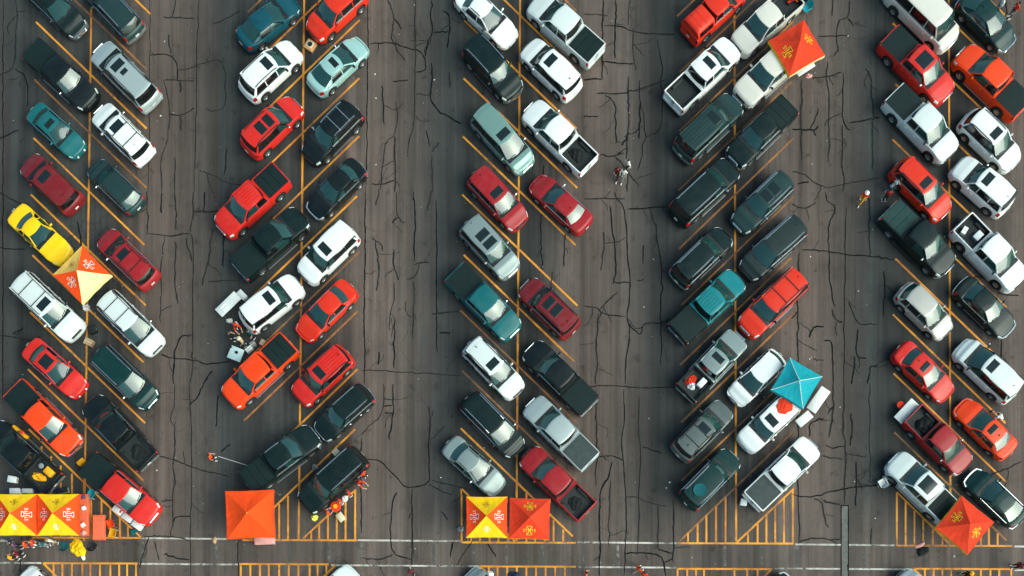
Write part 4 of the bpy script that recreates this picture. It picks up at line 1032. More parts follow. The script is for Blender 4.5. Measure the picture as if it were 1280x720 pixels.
canopy((662, 648.5), -1.5, 3.02, [FR] * 4, {1, 3}, [FC, FC, FC, FY], 'square red canopy beside the yellow and orange one')
canopy((996, 60), 30.8, 3.05, [FR] * 4, {0, 2}, [FC, FR, FY, FC], 'red canopy over the cream-white pickup near the top')
canopy((1206, 656.5), 51, 3.10, [FR] * 4, {1, 3}, [FC, FY, FY, FC], 'red canopy with yellow edge over the pickup bed at lower right')
canopy((995.8, 479), 59.5, 2.78, ['fab_teal'] * 4, set(), ['fab_teal'] * 4, 'teal canopy with white seams beside the white tables', seam='fab_white', rise=.7)

# ------------------------------------------------------------------ small furniture
def place(px, h=0.0): return P(*px, h=h)
def table(px, ang, L_, W_, mat, label, h=.74, legs='metal', name='folding_table', z0=0):
    t = thing(name, label, 'table', place(px, h), R(ang), 'tables around the parked cars')
    O('table_top', MB().rbox((0, 0, h - .022), (L_, W_, .044), .02).mesh('table_top', 40), M[mat], t)
    for sx in (-1, 1):
        for sy in (-1, 1):
            O('leg', MB().tube((sx * (L_ / 2 - .16), sy * (W_ / 2 - .07), 0), (sx * (L_ / 2 - .20), sy * (W_ / 2 - .09), h - .04), .016, .016, 6).mesh('table_leg', 40), M[legs], t)
        O('leg_brace', MB().tube((sx * (L_ / 2 - .17), -W_ / 2 + .08, .22), (sx * (L_ / 2 - .17), W_ / 2 - .08, .22), .011, .011, 6).mesh('leg_brace', 40), M[legs], t)
    return t
def cloth_table(px, ang, L_, W_, mat, label, h=.76):
    t = table(px, ang, L_ - .06, W_ - .06, 'tableplastic', label, h - .01)
    m = MB(); n = 40; ring0, ring1, ring2 = [], [], []
    per = [(-1, -1), (1, -1), (1, 1), (-1, 1)]
    for i in range(n):
        f = i / n * 4; k = int(f); u = f - k; a, b = per[k], per[(k + 1) % 4]
        x = (a[0] + (b[0] - a[0]) * u) * L_ / 2; y = (a[1] + (b[1] - a[1]) * u) * W_ / 2
        ring0.append((x * .97, y * .97, h + .006)); ring1.append((x, y, h - .01))
        k2 = 1.03 + .02 * math.sin(i * 2.1); ring2.append((x * k2, y * k2, h - .42 - .03 * math.sin(i * 1.3)))
    m.add(ring0 + ring1 + ring2, [tuple(range(n))] + [(r * n + i, r * n + (i + 1) % n, (r + 1) * n + (i + 1) % n, (r + 1) * n + i) for r in (0, 1) for i in range(n)])
    O('tablecloth', m.mesh('tablecloth', 40), M[mat], t); return t
def cooler(px, ang, label, d=(.68, .40, .38), body='coolerwhite', lid='coolerwhite', z=0, name='cooler', cat='cooler', loc=None):
    t = thing(name, label, cat, (place(px, z + d[2]) + Vector((0, 0, z))) if loc is None else loc, R(ang), 'coolers and boxes')
    O('box_body', MB().rbox((0, 0, d[2] * .41), (d[0] * .95, d[1] * .95, d[2] * .82), .03).mesh('cooler_body', 40), M[body], t)
    O('lid', MB().rbox((0, 0, d[2] * .905), (d[0], d[1], d[2] * .18), .03).mesh('cooler_lid', 40), M[lid], t)
    for sx in (-1, 1):
        O('handle', MB().rbox((sx * d[0] * .49, 0, d[2] * .62), (.04, d[1] * .45, .05), .012).mesh('cooler_handle', 40), M['metal'], t)
    return t
def carton(px, ang, label, d=(.5, .4, .35), mat='card', z=0, loc=None):
    t = thing('carton', label, 'box', (place(px, z + d[2]) + Vector((0, 0, z))) if loc is None else loc, R(ang), 'coolers and boxes')
    O('carton_body', MB().rbox((0, 0, d[2] / 2), d, .008).mesh('carton_body', 0), M[mat], t)
    for sy in (-1, 1):
        O('flap', MB().box((0, sy * (d[1] * .25 + .004), d[2] + .006 + .003 * sy), (d[0] * .99, d[1] * .49, .006), Matrix.Rotation(sy * .03, 3, 'X')).mesh('carton_flap', 0), M[mat], t)
    O('tape', MB().box((0, 0, d[2] + .016), (d[0] * .98, .05, .003)).mesh('carton_tape', 0), M['creambox'], t)
    return t
def stool(px, label, r=.24, h=.5, mat='fab_white', cat='stool', top2=None):
    t = thing('round_stool' if cat == 'stool' else 'round_table', label, cat, place(px, h))
    O('seat' if cat == 'stool' else 'table_top', MB().lathe([(0, h - .05), (r * .97, h - .05), (r, h - .03), (r, h - .01), (r * .93, h), (0, h + .005)], 22).mesh('stool_top', 40), M[mat], t)
    for k in range(4):
        a = k * math.pi / 2 + .4
        O('leg', MB().tube((r * .6 * math.cos(a), r * .6 * math.sin(a), h - .05), (r * .95 * math.cos(a), r * .95 * math.sin(a), 0), .014, .014, 6).mesh('stool_leg', 40), M['metal'], t)
    if top2: O('bowl', MB().lathe([(0, h + .01), (r * .28, h + .012), (r * .42, h + .08), (r * .38, h + .08), (0, h + .03)], 18).mesh('bowl', 40), M[top2], t)
    return t
def camp_chair(px, ang, mat, label, group='folding camp chairs'):
    t = thing('camp_chair', label, 'camp chair', place(px, .5), R(ang), group)
    rows = [[(-.24 + .48 * i / 6, y, .42 - .05 * math.sin(math.pi * (y + .26) / .52) * math.sin(math.pi * i / 6) + .05 * i / 6) for y in np.linspace(-.26, .26, 7)] for i in range(7)]
    O('seat', MB().grid(rows).mesh('chair_seat', 60), M[mat], t)
    rows = [[(-.24 - .16 * i / 6 - .05 * math.sin(math.pi * (y + .26) / .52), y, .42 + .48 * i / 6) for y in np.linspace(-.26, .26, 7)] for i in range(7)]
    O('backrest', MB().grid(rows).mesh('chair_back', 60), M[mat], t)
    for sy in (-1, 1):
        O('armrest', MB().bar((-.30, sy * .29, .62), (.22, sy * .29, .60), .06, .02).mesh('chair_arm', 0), M[mat], t)
        for a, b in (((.26, sy * .28, .0), (-.26, sy * .28, .44)), ((-.26, sy * .28, .0), (.24, sy * .28, .46)), ((-.22, sy * .28, .40), (-.41, sy * .28, .92)), ((.22, sy * .29, .44), (.22, sy * .29, .60))):
            O('frame_tube', MB().tube(a, b, .012, .012, 6).mesh('chair_tube', 40), M['metal'], t)
    return t
def heap(px, size, mat, label, cat, name, z=0.0, hgt=.25, ang=0, loc=None, seed=1):
    rg = np.random.RandomState(seed); t = MB(); n = 18; ph = rg.rand(8) * 6.28
    def hh(u, v):
        r = max(abs(u), abs(v)); f = max(0, 1 - r ** 2.4)
        return hgt * f * (.55 + .28 * math.sin(3.1 * u + ph[0]) * math.cos(2.3 * v + ph[1]) + .17 * math.sin(7 * u + 4 * v + ph[2]) + .10 * math.sin(11 * v - 5 * u + ph[3]))
    rows = []
    for i in range(n + 1):
        row = []
        for j in range(n + 1):
            u, v = -1 + 2 * i / n, -1 + 2 * j / n
            rr_ = max(abs(u), abs(v)); k = (rr_ / max(1e-6, math.hypot(u, v))) ** .75 * (1 + .09 * math.sin(3 * math.atan2(v, u) + ph[4]) + .05 * math.sin(7 * math.atan2(v, u) + ph[5]))
            row.append((u * size[0] / 2 * k, v * size[1] / 2 * k, .012 + max(0, hh(u, v))))
        rows.append(row)
    t.grid(rows)
    rim = [r[0] for r in rows] + rows[-1][1:] + [r[-1] for r in rows[-2::-1]] + rows[0][-2:0:-1]
    nn = len(rim); t.add(rim + [(p[0], p[1], 0) for p in rim], [(i, (i + 1) % nn, nn + (i + 1) % nn, nn + i) for i in range(nn)])
    o = O(name, t.mesh(name, 60), M[mat], None, (place(px, z) + Vector((0, 0, z))) if loc is None else loc, R(ang)); return tag(o, label, cat)
def onveh(key, lx, ly, z):
    t, s, c, rz, k = VEH[key]; q = Matrix.Rotation(rz, 3, 'Z') @ Vector((lx * k, ly * (1 + (k - 1) * .55), 0)); return c + q + Vector((0, 0, z)), math.degrees(rz)

table((285, 380), 44, 2.0, .80, 'tableplastic', 'long white folding table behind the white crossover')
carton((281, 384), 44, 'flat white box lying on the long white folding table', (.55, .45, .06), 'coolerwhite', z=.74)
cooler((302, 368), -45, 'white cooler at the upper end of the long white table', (.75, .46, .42))
table((294.5, 442), -22, 1.05, .98, 'bluetop', 'square pale blue table near the orange pickup hood', .72)
stool((292, 437), 'small dark pot standing on the pale blue table', .09, .10, 'fab_black') .location.z = .72
stool((299, 444), 'round black plate standing on the pale blue table', .12, .06, 'fab_black') .location.z = .72
carton((311, 436), 40, 'small white box next to the pale blue table', (.55, .32, .35), 'coolerwhite')
carton((328, 428), 60, 'tan cardboard box beside the orange pickup bed', (.46, .38, .4), 'card')
carton((316, 430), 30, 'grey box between the white crossover and the orange pickup', (.42, .4, .3), 'fab_grey')
heap((287, 401), (.5, .35), 'fab_white', 'grey-white bag behind the white crossover bumper', 'bag', 'bag', hgt=.4, seed=4)
cloth_table((20.5, 543), -40, 1.25, .85, 'fab_gold', 'orange covered table beside the orange-red pickup cab')
cooler((27, 540), -30, 'small red box on the orange covered table', (.28, .22, .2), 'fab_red', 'fab_red', z=.77, name='carry_box', cat='box')
cooler((19, 546), 20, 'small orange box on the orange covered table', (.3, .3, .2), 'fab_orange', 'fab_gold', z=.77, name='carry_box', cat='box')
stool((11, 540), 'round white stool at the end of the orange covered table', .33, .62)
cooler((100.5, 577), 40, 'orange-yellow bin in front of the orange-red pickup', (.62, .36, .4), 'fab_gold', 'fab_gold')
cooler((14.5, 599), -10, 'white cooler beside the black pickup at lower left', (.68, .5, .4))
cooler((18, 613.5), 0, 'white box at the back edge of the leftmost canopy', (.8, .42, .4), 'fab_white', 'fab_white')
cooler((34, 613.5), 0, 'grey box at the back edge of the joined canopies', (.8, .36, .34), 'fab_grey', 'fab_white')
carton((107, 384), 10, 'small white box under the corner of the orange and cream canopy', (.42, .36, .3), 'coolerwhite')
cooler((114, 411), 20, 'black bin in front of the white SUV with roof crossbars', (.6, .55, .5), 'fab_black', 'fab_black', name='bin', cat='bin')
carton((110, 427), -25, 'tan carton on the centre line above the green minivan', (.62, .5, .4), 'card')
for i, (x, y) in enumerate(((146.5, 638), (158.5, 647), (170.5, 656.5))):
    cooler((x, y), -35, '%s white cooler in the line beside the red pickup' % ('upper', 'middle', 'lower')[i], (.82, .46, .42))
cloth_table((104, 643.5), 90, 3.1, .62, 'fab_coral', 'long coral covered table along the right edge of the joined canopies')
for i, (x, y, m_, n_) in enumerate(((103, 621, 'fab_purple', 'purple'), (104, 635, 'fab_white', 'white'), (103, 656, 'fab_white', 'pale'), (104, 666, 'fab_pink', 'pink'))):
    cooler((x, y), 15 * i, 'small %s box on the long coral covered table' % n_, (.34, .28, .2), m_, m_, z=.77, name='carry_box', cat='box')
cloth_table((122.5, 659), 90, 1.85, .80, 'fab_coral', 'coral covered table standing on the hatched lines')
camp_chair((137.5, 655), 200, 'fab_orange', 'upper orange camp chair beside the coral table')
camp_chair((140, 666), 170, 'fab_gold', 'lower orange-yellow camp chair beside the coral table')
heap((166.5, 665), (.5, .5), 'fab_darkteal', 'teal bag on the tip of the hatched triangle', 'bag', 'bag', hgt=.4, seed=9)
camp_chair((81, 682), 80, 'fab_darkteal', 'teal camp chair in front of the joined canopies')
heap((97, 685), (1.05, 1.45), 'fab_yellow', 'bright yellow tarp heap in front of the joined canopies', 'tarp', 'tarp', hgt=.55, ang=35, seed=3)
heap((104, 697), (.3, .4), 'fab_white', 'white bag at the tip of the yellow tarp', 'bag', 'bag', hgt=.2, ang=30, seed=6)
camp_chair((116, 682), 60, 'fab_black', 'black camp chair next to the coral table')
camp_chair((113, 617), 150, 'fab_teal', 'teal camp chair beside the long coral table')
cooler((77, 613), 12, 'dark grey box behind the right joined canopy', (.9, .4, .35), 'fab_grey', 'fab_black')
# orange painted pole base on the second row's centre line
t = thing('pole_base', 'square orange painted pole base between the white SUV and the orange-red SUV', 'pole base', P(387.5, 55.5, .3), R(-33))
O('plinth', MB().rbox((0, 0, .15), (.78, .78, .30), .05).mesh('pole_plinth', 40), M['polebase'], t)
O('collar', MB().rbox((0, 0, .32), (.52, .52, .06), .02).mesh('pole_collar', 40), M['creambox'], t)
O('socket', MB().lathe([(0, .352), (.15, .352), (.17, .37), (.19, .36), (.19, .34)], 20).mesh('pole_socket', 40), M['blackplastic'], t)
# things by the black SUV at the foot of the second row
stool((419.5, 633), 'round red table with a yellow bowl beside the black SUV', .40, .62, 'fab_red', 'table', 'fab_gold')
cooler((425.5, 646), -52, 'cream box on the hatched lines near the round red table', (.66, .52, .35), 'creambox', 'creambox', name='carry_box', cat='box')
heap((393, 647), (.55, .5), 'fab_lime', 'yellow-green bag at the front corner of the black SUV', 'bag', 'bag', hgt=.45, seed=12)
heap((431, 623), (.5, .5), 'fab_white', 'white bag next to the round red table', 'bag', 'bag', hgt=.45, seed=13)
carton((419.5, 565), 40, 'cream carton beside the rear of the black SUV with ribbed roof', (.5, .4, .3), 'creambox')
heap((393.5, 584), (.5, .45), 'fab_grey', 'pale grey bag between the two black vehicles below the second row', 'bag', 'bag', hgt=.4, seed=15)
cloth_table((330, 675.5), 2, 1.45, .55, 'fab_pink', 'pink covered table under the front edge of the plain orange canopy')
heap((575.5, 661), (.5, .42), 'fab_grey', 'grey-green bag beside the yellow and orange quartered canopy', 'bag', 'bag', hgt=.35, seed=17)
heap((268, 675), (.35, .5), 'fab_tan', 'tan bag at the left corner of the plain orange canopy', 'bag', 'bag', hgt=.3, seed=18)
# fourth row
table((1023.3, 499.5), 55, 2.0, .82, 'tableplastic', 'longer white table beside the teal canopy')
table((1005.5, 523.5), 40, 1.25, .66, 'tableplastic', 'shorter white table below the teal canopy')
table((1006, 84), 33, 1.5, .7, 'tableplastic', 'white table at the lower edge of the top red canopy')
heap((1011, 95), (.5, .35), 'fab_pink', 'small pinkish bag on the asphalt below the top red canopy', 'bag', 'bag', hgt=.2, seed=21)
cooler((930, 627.5), -10, 'white box behind the white pickup with grey bed cover', (.5, .5, .4))
camp_chair((1008, 10), 215, 'fab_teal', 'teal camp chair above the top red canopy')
camp_chair((1001, 3), 200, 'fab_darkteal', 'dark teal camp chair behind the cream pickup')
l, a_ = onveh((3, 'L', 6), -1.9, .35, .81); heap((0, 0), (.95, .75), 'fab_red', 'red and brown cloth bundle in the grey-green pickup bed', 'cloth', 'cloth_bundle', hgt=.35, loc=l, ang=a_, seed=23)
l, a_ = onveh((3, 'L', 6), -2.1, .1, .81); heap((0, 0), (.7, .6), 'fab_white', 'white cloth in the grey-green pickup bed', 'cloth', 'cloth_bundle', hgt=.42, loc=l, ang=a_ + 30, seed=24)
l, a_ = onveh((3, 'L', 6), -1.55, -.35, .81); cooler(None, a_, 'white cooler in the grey-green pickup bed', (.72, .44, .42), loc=l)
l, a_ = onveh((3, 'L', 8), -1.25, 0, VEH[(3, 'L', 8)][1].rz * VEH[(3, 'L', 8)][0].scale[2] + .004); tag(O('round_tray', MB().lathe([(0, .0), (.46, .0), (.50, .02), (.50, .05), (.45, .035), (0, .03)], 28).mesh('round_tray', 40), M['fab_darkteal'], None, l), 'round dark teal disc on the dark green-black SUV roof', 'tray')
s_key = [k_ for k_ in VEH if k_[:2] == (3, 'R')][7]
l, a_ = onveh(s_key, -1.2, -.12, VEH[s_key][1].rz * VEH[s_key][0].scale[2] - .01); heap((0, 0), (1.15, 1.15), 'fab_red', 'crumpled red blanket on the white SUV roof by the teal canopy', 'blanket', 'blanket', hgt=.16, loc=l, ang=a_, seed=31)
# first row pickup cargo
kk_ = (0, 'L', 8)
l, a_ = onveh(kk_, -1.75, .38, .81); heap((0, 0), (1.15, .62), 'fab_gold', 'orange cloth in the open bed of the black pickup at lower left', 'cloth', 'cloth_bundle', hgt=.4, loc=l, ang=a_ + 30, seed=33)
l, a_ = onveh(kk_, -2.15, -.45, .81); cooler(None, a_, 'orange-yellow tub in the open bed of the black pickup at lower left', (.7, .55, .4), 'fab_gold', 'fab_gold', loc=l)
l, a_ = onveh(kk_, -1.5, -.4, .81); stool((0, 0), 'pale round bucket in the open bed of the black pickup at lower left', .2, .36, 'fab_grey').location = l
# middle row cargo
l, a_ = onveh((2, 'R', 2), -1.7, 0, .81); heap((0, 0), (1.2, .9), 'fab_black', 'dark tarp in the open bed of the white pickup, middle row', 'tarp', 'tarp', hgt=.25, loc=l, ang=a_, seed=41)
l, a_ = onveh((2, 'R', 7), -1.9, .1, .81); heap((0, 0), (1.1, 1.0), 'fab_black', 'dark tarp in the open bed of the dark red pickup, middle row', 'tarp', 'tarp', hgt=.22, loc=l, ang=a_, seed=42)
l, a_ = onveh((2, 'R', 7), 1.95, -.35, 1.19); heap((0, 0), (.36, .85), 'fab_orange', 'small orange flag lying on the dark red pickup hood', 'flag', 'flag', hgt=.05, loc=l, ang=a_ + 40, seed=43)
l, a_ = onveh((0, 'R', 7), -1.9, 0, .81); heap((0, 0), (1.2, 1.1), 'fab_black', 'black tarp in the open bed of the black pickup, leftmost row', 'tarp', 'tarp', hgt=.2, loc=l, ang=a_, seed=44)
# rightmost row
kk_ = [k_ for k_ in VEH if k_[:2] == (4, 'L')][7]
l, a_ = onveh(kk_, -1.55, .1, .81); heap((0, 0), (1.35, 1.3), 'fab_black', 'dark crumpled tarp filling the dark red pickup bed, rightmost row', 'tarp', 'tarp', hgt=.5, loc=l, ang=a_, seed=45)
kk_ = [k_ for k_ in VEH if k_[:2] == (4, 'R')][4]
l, a_ = onveh(kk_, -1.45, .15, .81); cooler(None, a_, 'pale cooler in the open bed of the white pickup, rightmost row', (.5, .7, .4), 'fab_grey', 'coolerwhite', loc=l)
l, a_ = onveh(kk_, -2.35, -.25, .81); carton(None, a_ + 15, 'white carton in the open bed of the white pickup, rightmost row', (.35, .55, .3), 'coolerwhite', loc=l)
table((1133.4, 513.7), 47, 1.95, .80, 'tableplastic', 'white folding table behind the dark red pickup with dark tarp')
stool((1126, 506), 'round red stool half hidden by the white folding table', .28, .5, 'fab_red')
camp_chair((1103, 603), 120, 'fab_white', 'white camp chair beside the silver-white pickup hood')
cooler((1108, 597), 20, 'dark box next to the white camp chair', (.5, .4, .3), 'fab_black', 'fab_grey')
heap((1153, 689), (.95, .7), 'fab_black', 'black bag on the asphalt left of the lower right red canopy', 'bag', 'bag', hgt=.35, ang=20, seed=51)
heap((1150, 682), (.8, .3), 'fab_pink', 'pale pinkish strap bag above the black bag at lower right', 'bag', 'bag', hgt=.15, ang=30, seed=52)
heap((612, 718), (.7, .5), 'fab_white', 'white bag on the hatched lines at the bottom edge', 'bag', 'bag', hgt=.35, ang=-20, seed=53)
heap((642, 720), (.9, .7), 'fab_navy', 'dark bundle on the hatched lines at the bottom edge', 'bag', 'bag', hgt=.4, seed=54)
tag(O('fallen_pole', MB().tube(P(273, 570.5, .03) + Vector((0, 0, .03)), P(310, 582, .03) + Vector((0, 0, .03)), .02, .015, 8).mesh('fallen_pole', 40), M['fab_white']), 'thin white pole lying beside the person in orange', 'pole')

# ------------------------------------------------------------------ people
def person_mesh(pose):
    cap = []   # (p0, p1, r0, r1, material)  materials: 0 skin 1 shirt 2 trousers 3 shoes 4 eyes
    V3 = Vector
    if pose == 'sit':
        hip = .50; kn = [(.42, .13, .52), (.42, -.13, .52)]; an = [(.40, .13, .09), (.46, -.13, .09)]; lean = -.04
    elif pose == 'walk':
        hip = .93; kn = [(.20, .10, .50), (-.05, -.10, .49)]; an = [(.30, .10, .10), (-.30, -.10, .16)]; lean = .03
    elif pose == 'bend':
        hip = .90; kn = [(.05, .11, .49), (.02, -.11, .49)]; an = [(-.01, .11, .08), (-.03, -.11, .08)]; lean = .34
    else:
        hip = .93; kn = [(.02, .11, .50), (.01, -.11, .50)]; an = [(.0, .12, .08), (-.01, -.12, .08)]; lean = .01
    ch = V3((lean * .75, 0, hip + .33 - lean * .12)); nk = V3((lean * 1.25, 0, hip + .52 - lean * .3)); hd = nk + V3((.03 + lean * .3, 0, .16 - lean * .1))
    cap += [(V3((0, .07, hip)), V3((0, -.07, hip)), .105, .105, 2), (V3((0, 0, hip + .03)), ch * .6 + V3((0, 0, hip)) * .4, .115, .12, 1),
            (ch * .6 + V3((0, 0, hip)) * .4, ch, .12, .125, 1), (ch + V3((0, .07, .04)), ch + V3((0, -.07, .04)), .12, .12, 1),
            (nk + V3((0, .15, -.06)), nk + V3((0, -.15, -.06)), .065, .065, 1), (nk, nk + V3((.01, 0, .07)), .055, .052, 0),
            (hd, hd + V3((.0, 0, .035)), .088, .095, 0), (hd + V3((.03, 0, -.05)), hd + V3((.045, 0, -.055)), .06, .055, 0),
            (hd + V3((.095, 0, .0)), hd + V3((.112, 0, -.02)), .012, .016, 0), (hd + V3((.085, -.02, -.06)), hd + V3((.085, .02, -.06)), .012, .012, 0)]
    for sg in (1, -1):
        i = 0 if sg > 0 else 1; k, a = V3(kn[i]), V3(an[i]); h = V3((0, sg * .095, hip - .02))
        cap += [(h, k, .092, .062, 2), (k, a + V3((0, 0, .05)), .06, .043, 2), (a, a + V3((.15, sg * .02, -.045)), .045, .035, 3), (a + V3((-.04, 0, -.035)), a + V3((.03, 0, -.04)), .042, .042, 3)]
        sh = nk + V3((0, sg * .185, -.07))
        if pose == 'sit': el, wr = sh + V3((.08, sg * .06, -.25)), sh + V3((.30, sg * .0, -.30))
        elif pose == 'walk': el, wr = sh + V3((-sg * .12, sg * .05, -.25)), sh + V3((-sg * .06 + .1, sg * .05, -.47))
        elif pose == 'bend': el, wr = sh + V3((.16, sg * .05, -.22)), sh + V3((.36, -sg * .02, -.36))
        else: el, wr = sh + V3((-.01, sg * .06, -.27)), sh + V3((.12 + .08 * sg, sg * .03, -.48))
        cap += [(sh, el, .056, .045, 1), (el.lerp(sh, .3), el, .046, .041, 0), (el, wr, .041, .029, 0)]
        d = (wr - el).normalized(); sd_ = d.cross(V3((1, 0, .2))).normalized() if abs(d.x) < .9 else V3((0, 1, 0))
        pl = wr + d * .075; nrm = d.cross(sd_).normalized()
        cap += [(wr, pl + sd_ * .022, .026, .020, 0), (wr, pl - sd_ * .022, .026, .020, 0)]
        for q, (o_, ln) in enumerate(((-.033, .055), (-.011, .068), (.011, .063), (.033, .048))):
            b = pl + sd_ * o_; m_ = b + d * ln * .6 + nrm * .008; cap += [(b, m_, .0105, .0095, 0), (m_, m_ + d * ln * .45 + nrm * .02, .0095, .0085, 0)]
        th = wr + d * .03 - sd_ * .028; cap += [(th, th - sd_ * .028 + d * .035, .013, .011, 0), (th - sd_ * .028 + d * .035, th - sd_ * .03 + d * .065 + nrm * .01, .011, .009, 0)]
        cap += [(hd + V3((.0, sg * .092, .0)), hd + V3((-.01, sg * .10, .03)), .015, .017, 0), (hd + V3((.083, sg * .034, .018)), hd + V3((.085, sg * .034, .018)), .013, .013, 4)]
    m = MB()
    for p0, p1, r0, r1, _ in cap:
        q = (p1 - p0).to_track_quat('Z', 'Y') if (p1 - p0).length > 1e-6 else Quaternion(); L_ = (p1 - p0).length; rings = []
        n = 10
        for c, r, sgn in ((0, r0, -1), (L_, r1, 1)):
            for t in ((-80, -50, -20, 0) if sgn < 0 else (0, 20, 50, 80)):
                rr, zz = r * math.cos(R(t)), c + r * math.sin(R(t))
                rings.append([p0 + q @ V3((rr * math.cos(2 * math.pi * i / n), rr * math.sin(2 * math.pi * i / n), zz)) for i in range(n)])
        vs = [p for r in rings for p in r]; fs = [(j * n + i, j * n + (i + 1) % n, (j + 1) * n + (i + 1) % n, (j + 1) * n + i) for j in range(len(rings) - 1) for i in range(n)]
        fs += [tuple(range(n - 1, -1, -1)), tuple(range(len(vs) - n, len(vs)))]; m.add(vs, fs)
    me = m.mesh('person_raw', 0, False); ob = bpy.data.objects.new('person_raw', me); COL.objects.link(ob)
    rm = ob.modifiers.new('remesh', 'REMESH'); rm.mode = 'VOXEL'; rm.voxel_size = .0115
    sm = ob.modifiers.new('smooth', 'SMOOTH'); sm.factor = .5; sm.iterations = 2
    dg = bpy.context.evaluated_depsgraph_get(); out = bpy.data.meshes.new_from_object(ob.evaluated_get(dg)); bpy.data.objects.remove(ob)
    out.name = 'person_' + pose
    out.materials.clear()
    for _ in range(5): out.materials.append(None)
    n = len(out.polygons); ctr = np.empty(n * 3); out.polygons.foreach_get('center', ctr); ctr = ctr.reshape(-1, 3)
    best = np.full(n, 1e9); mat = np.zeros(n, int)
    for p0, p1, r0, r1, mi in cap:
        a = np.array(p0); b = np.array(p1); ab = b - a; t = np.clip(((ctr - a) @ ab) / max(ab @ ab, 1e-9), 0, 1)
        dd = np.linalg.norm(ctr - a - t[:, None] * ab, axis=1) - (r0 + (r1 - r0) * t)
        k = dd < best; best[k] = dd[k]; mat[k] = mi
    out.polygons.foreach_set('material_index', mat); out.shade_smooth(); out.update()
    return out, hd
PM = {p: person_mesh(p) for p in ('stand', 'walk', 'sit', 'bend')}
def hair_mesh(hd, long_):
    m = MB(); n = 14; rows = []
    for j in range(8):
        t = math.pi * .60 * j / 7; row = []
        for i in range(n + 1):
            a = 2 * math.pi * i / n; fr = math.cos(a); tt = t * (1 - .34 * max(0, fr)) * (1 + (.18 if long_ else 0) * max(0, -fr)); r = .108 + .004 * math.sin(5 * a + 3 * t)
            row.append(hd + Vector((r * math.sin(tt) * math.cos(a) - .008, r * math.sin(tt) * math.sin(a) * .93, .03 + r * math.cos(tt))))
        rows.append(row)
    return m.grid(rows).mesh('hair', 60)
HM = {p: hair_mesh(PM[p][1], True) for p in PM}
def hat_mesh(hd):
    c = hd + Vector((0, 0, .075)); m = MB().lathe([(.17, 0), (.115, .012), (.11, .06), (.085, .095), (0, .105)], 20); m.v = [tuple(Vector(v) + c) for v in m.v]; return m.mesh('hat', 50)
TM = {p: hat_mesh(PM[p][1]) for p in PM}
def person(px, ang, pose, shirt, trousers, label, hair='hairdark', hat=None, shoes='fab_white', h=.9, grp='people around the cars', z=0.0, loc=None):
    c = P(*px, h=h)
    o = O('person', PM[pose][0], [M['skin'], M[shirt], M[trousers], M[shoes], M['eye']], None, c + Vector((0, 0, z)), R(ang)); tag(o, label, 'person', grp)
    O('hair', HM[pose], M[hair], o)
    if hat: O('hat', TM[pose], M[hat], o)
    return o
person((772, 215), 250, 'walk', 'fab_maroon', 'fab_black', 'person in dark red top walking beside two people in white')
person((779.5, 217), 240, 'walk', 'fab_white', 'fab_grey', 'lower of two people in white walking in the aisle')
person((785, 206), 200, 'walk', 'fab_white', 'fab_black', 'upper of two people in white walking in the aisle')
person((1080, 246), 235, 'walk', 'fab_red', 'fab_gold', 'person in red with a white hat walking in the right aisle', hat='fab_white')
person((1114, 233), 30, 'bend', 'fab_grey', 'fab_denim', 'person in grey-white top behind the bright red SUV')
person((1110, 244), 90, 'stand', 'fab_maroon', 'fab_black', 'person in dark red beside the olive-covered pickup bed')
person((264, 571.5), 10, 'stand', 'fab_orange', 'fab_black', 'person in orange top standing alone in the left aisle')
person((455, 593), 140, 'stand', 'fab_red', 'fab_black', 'person in red at the rear corner of the black SUV')
person((446.5, 602), 330, 'bend', 'fab_red', 'fab_denim', 'person in red bending, second from the rear of the black SUV')
person((436, 616), 220, 'stand', 'fab_red', 'fab_black', 'person in red nearest the white bag by the black SUV')
person((424.5, 626), 250, 'stand', 'fab_red', 'fab_grey', 'person in red just behind the round red table')
person((409, 640), 40, 'sit', 'fab_orange', 'fab_denim', 'person sitting on the hatched lines by the front of the black SUV')
person((293.5, 404), 300, 'bend', 'fab_red', 'fab_white', 'person in red and white behind the white crossover bumper')
person((313, 417), 230, 'stand', 'fab_darkteal', 'fab_black', 'person in dark teal between the white crossover and the orange pickup')
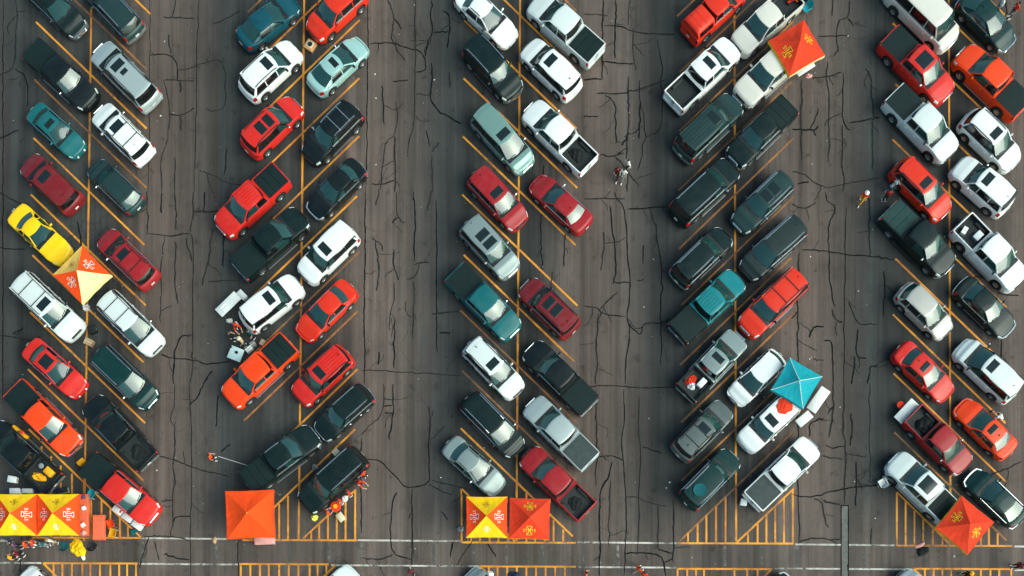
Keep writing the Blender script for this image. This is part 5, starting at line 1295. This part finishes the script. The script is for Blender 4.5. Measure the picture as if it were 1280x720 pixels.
person((303, 427), 200, 'stand', 'fab_tan', 'fab_denim', 'person in tan with a straw hat beside the pale blue table', hat='creambox')
person((288, 420), 0, 'stand', 'fab_black', 'fab_black', 'person in black behind the white crossover near the pale blue table')
person((6, 676), 270, 'stand', 'fab_grey', 'fab_denim', 'person in grey at the front edge of the leftmost canopy')
person((20, 682), 200, 'stand', 'fab_purple', 'fab_black', 'person in purple in front of the leftmost canopy')
person((33, 681), 20, 'stand', 'fab_orange', 'fab_denim', 'person in orange top in front of the joined canopies')
person((43, 679), 180, 'stand', 'fab_red', 'fab_white', 'person in red with white trousers in front of the joined canopies', hair='hairfair')
person((54, 681), 120, 'stand', 'fab_darkteal', 'fab_grey', 'person in teal in front of the joined canopies')
person((14, 697), 45, 'stand', 'fab_gold', 'fab_black', 'person in orange-yellow top just above the white SUV at bottom left')
person((22, 692), 225, 'stand', 'fab_maroon', 'fab_black', 'person in dark red facing the person in orange-yellow')
person((64, 676), 250, 'stand', 'fab_white', 'fab_tan', 'person in white at the front edge of the right joined canopy', hair='hairfair')
person((985, 3), 20, 'bend', 'fab_red', 'fab_black', 'person in red leaning beside the cream pickup bed at the top')
person((1252, 523), 160, 'bend', 'fab_white', 'fab_tan', 'person in white leaning on the orange-red sedan')
person((514, 715), 100, 'walk', 'fab_maroon', 'fab_black', 'person in dark red at the bottom edge of the second aisle')
person((797.5, 711), 30, 'walk', 'fab_orange', 'fab_tan', 'upper of two people in orange and red at the bottom edge')
person((804, 718), 60, 'walk', 'fab_red', 'fab_black', 'lower of two people in orange and red at the bottom edge')
person((732, 717), 0, 'stand', 'fab_coral', 'fab_black', 'person in coral at the bottom edge beside the hatched lines')
person((1208, 718), 20, 'stand', 'fab_black', 'fab_black', 'person in black on the bottom right hatched lines', hat='fab_gold')
person((1273, 707), 200, 'stand', 'fab_maroon', 'fab_black', 'person in dark red at the bottom right corner')
person((1251, 6), 180, 'stand', 'fab_white', 'fab_grey', 'person in white at the top right beside the dark green-black car')
person((1269, 12), 200, 'stand', 'fab_red', 'fab_denim', 'person in red at the top right corner')
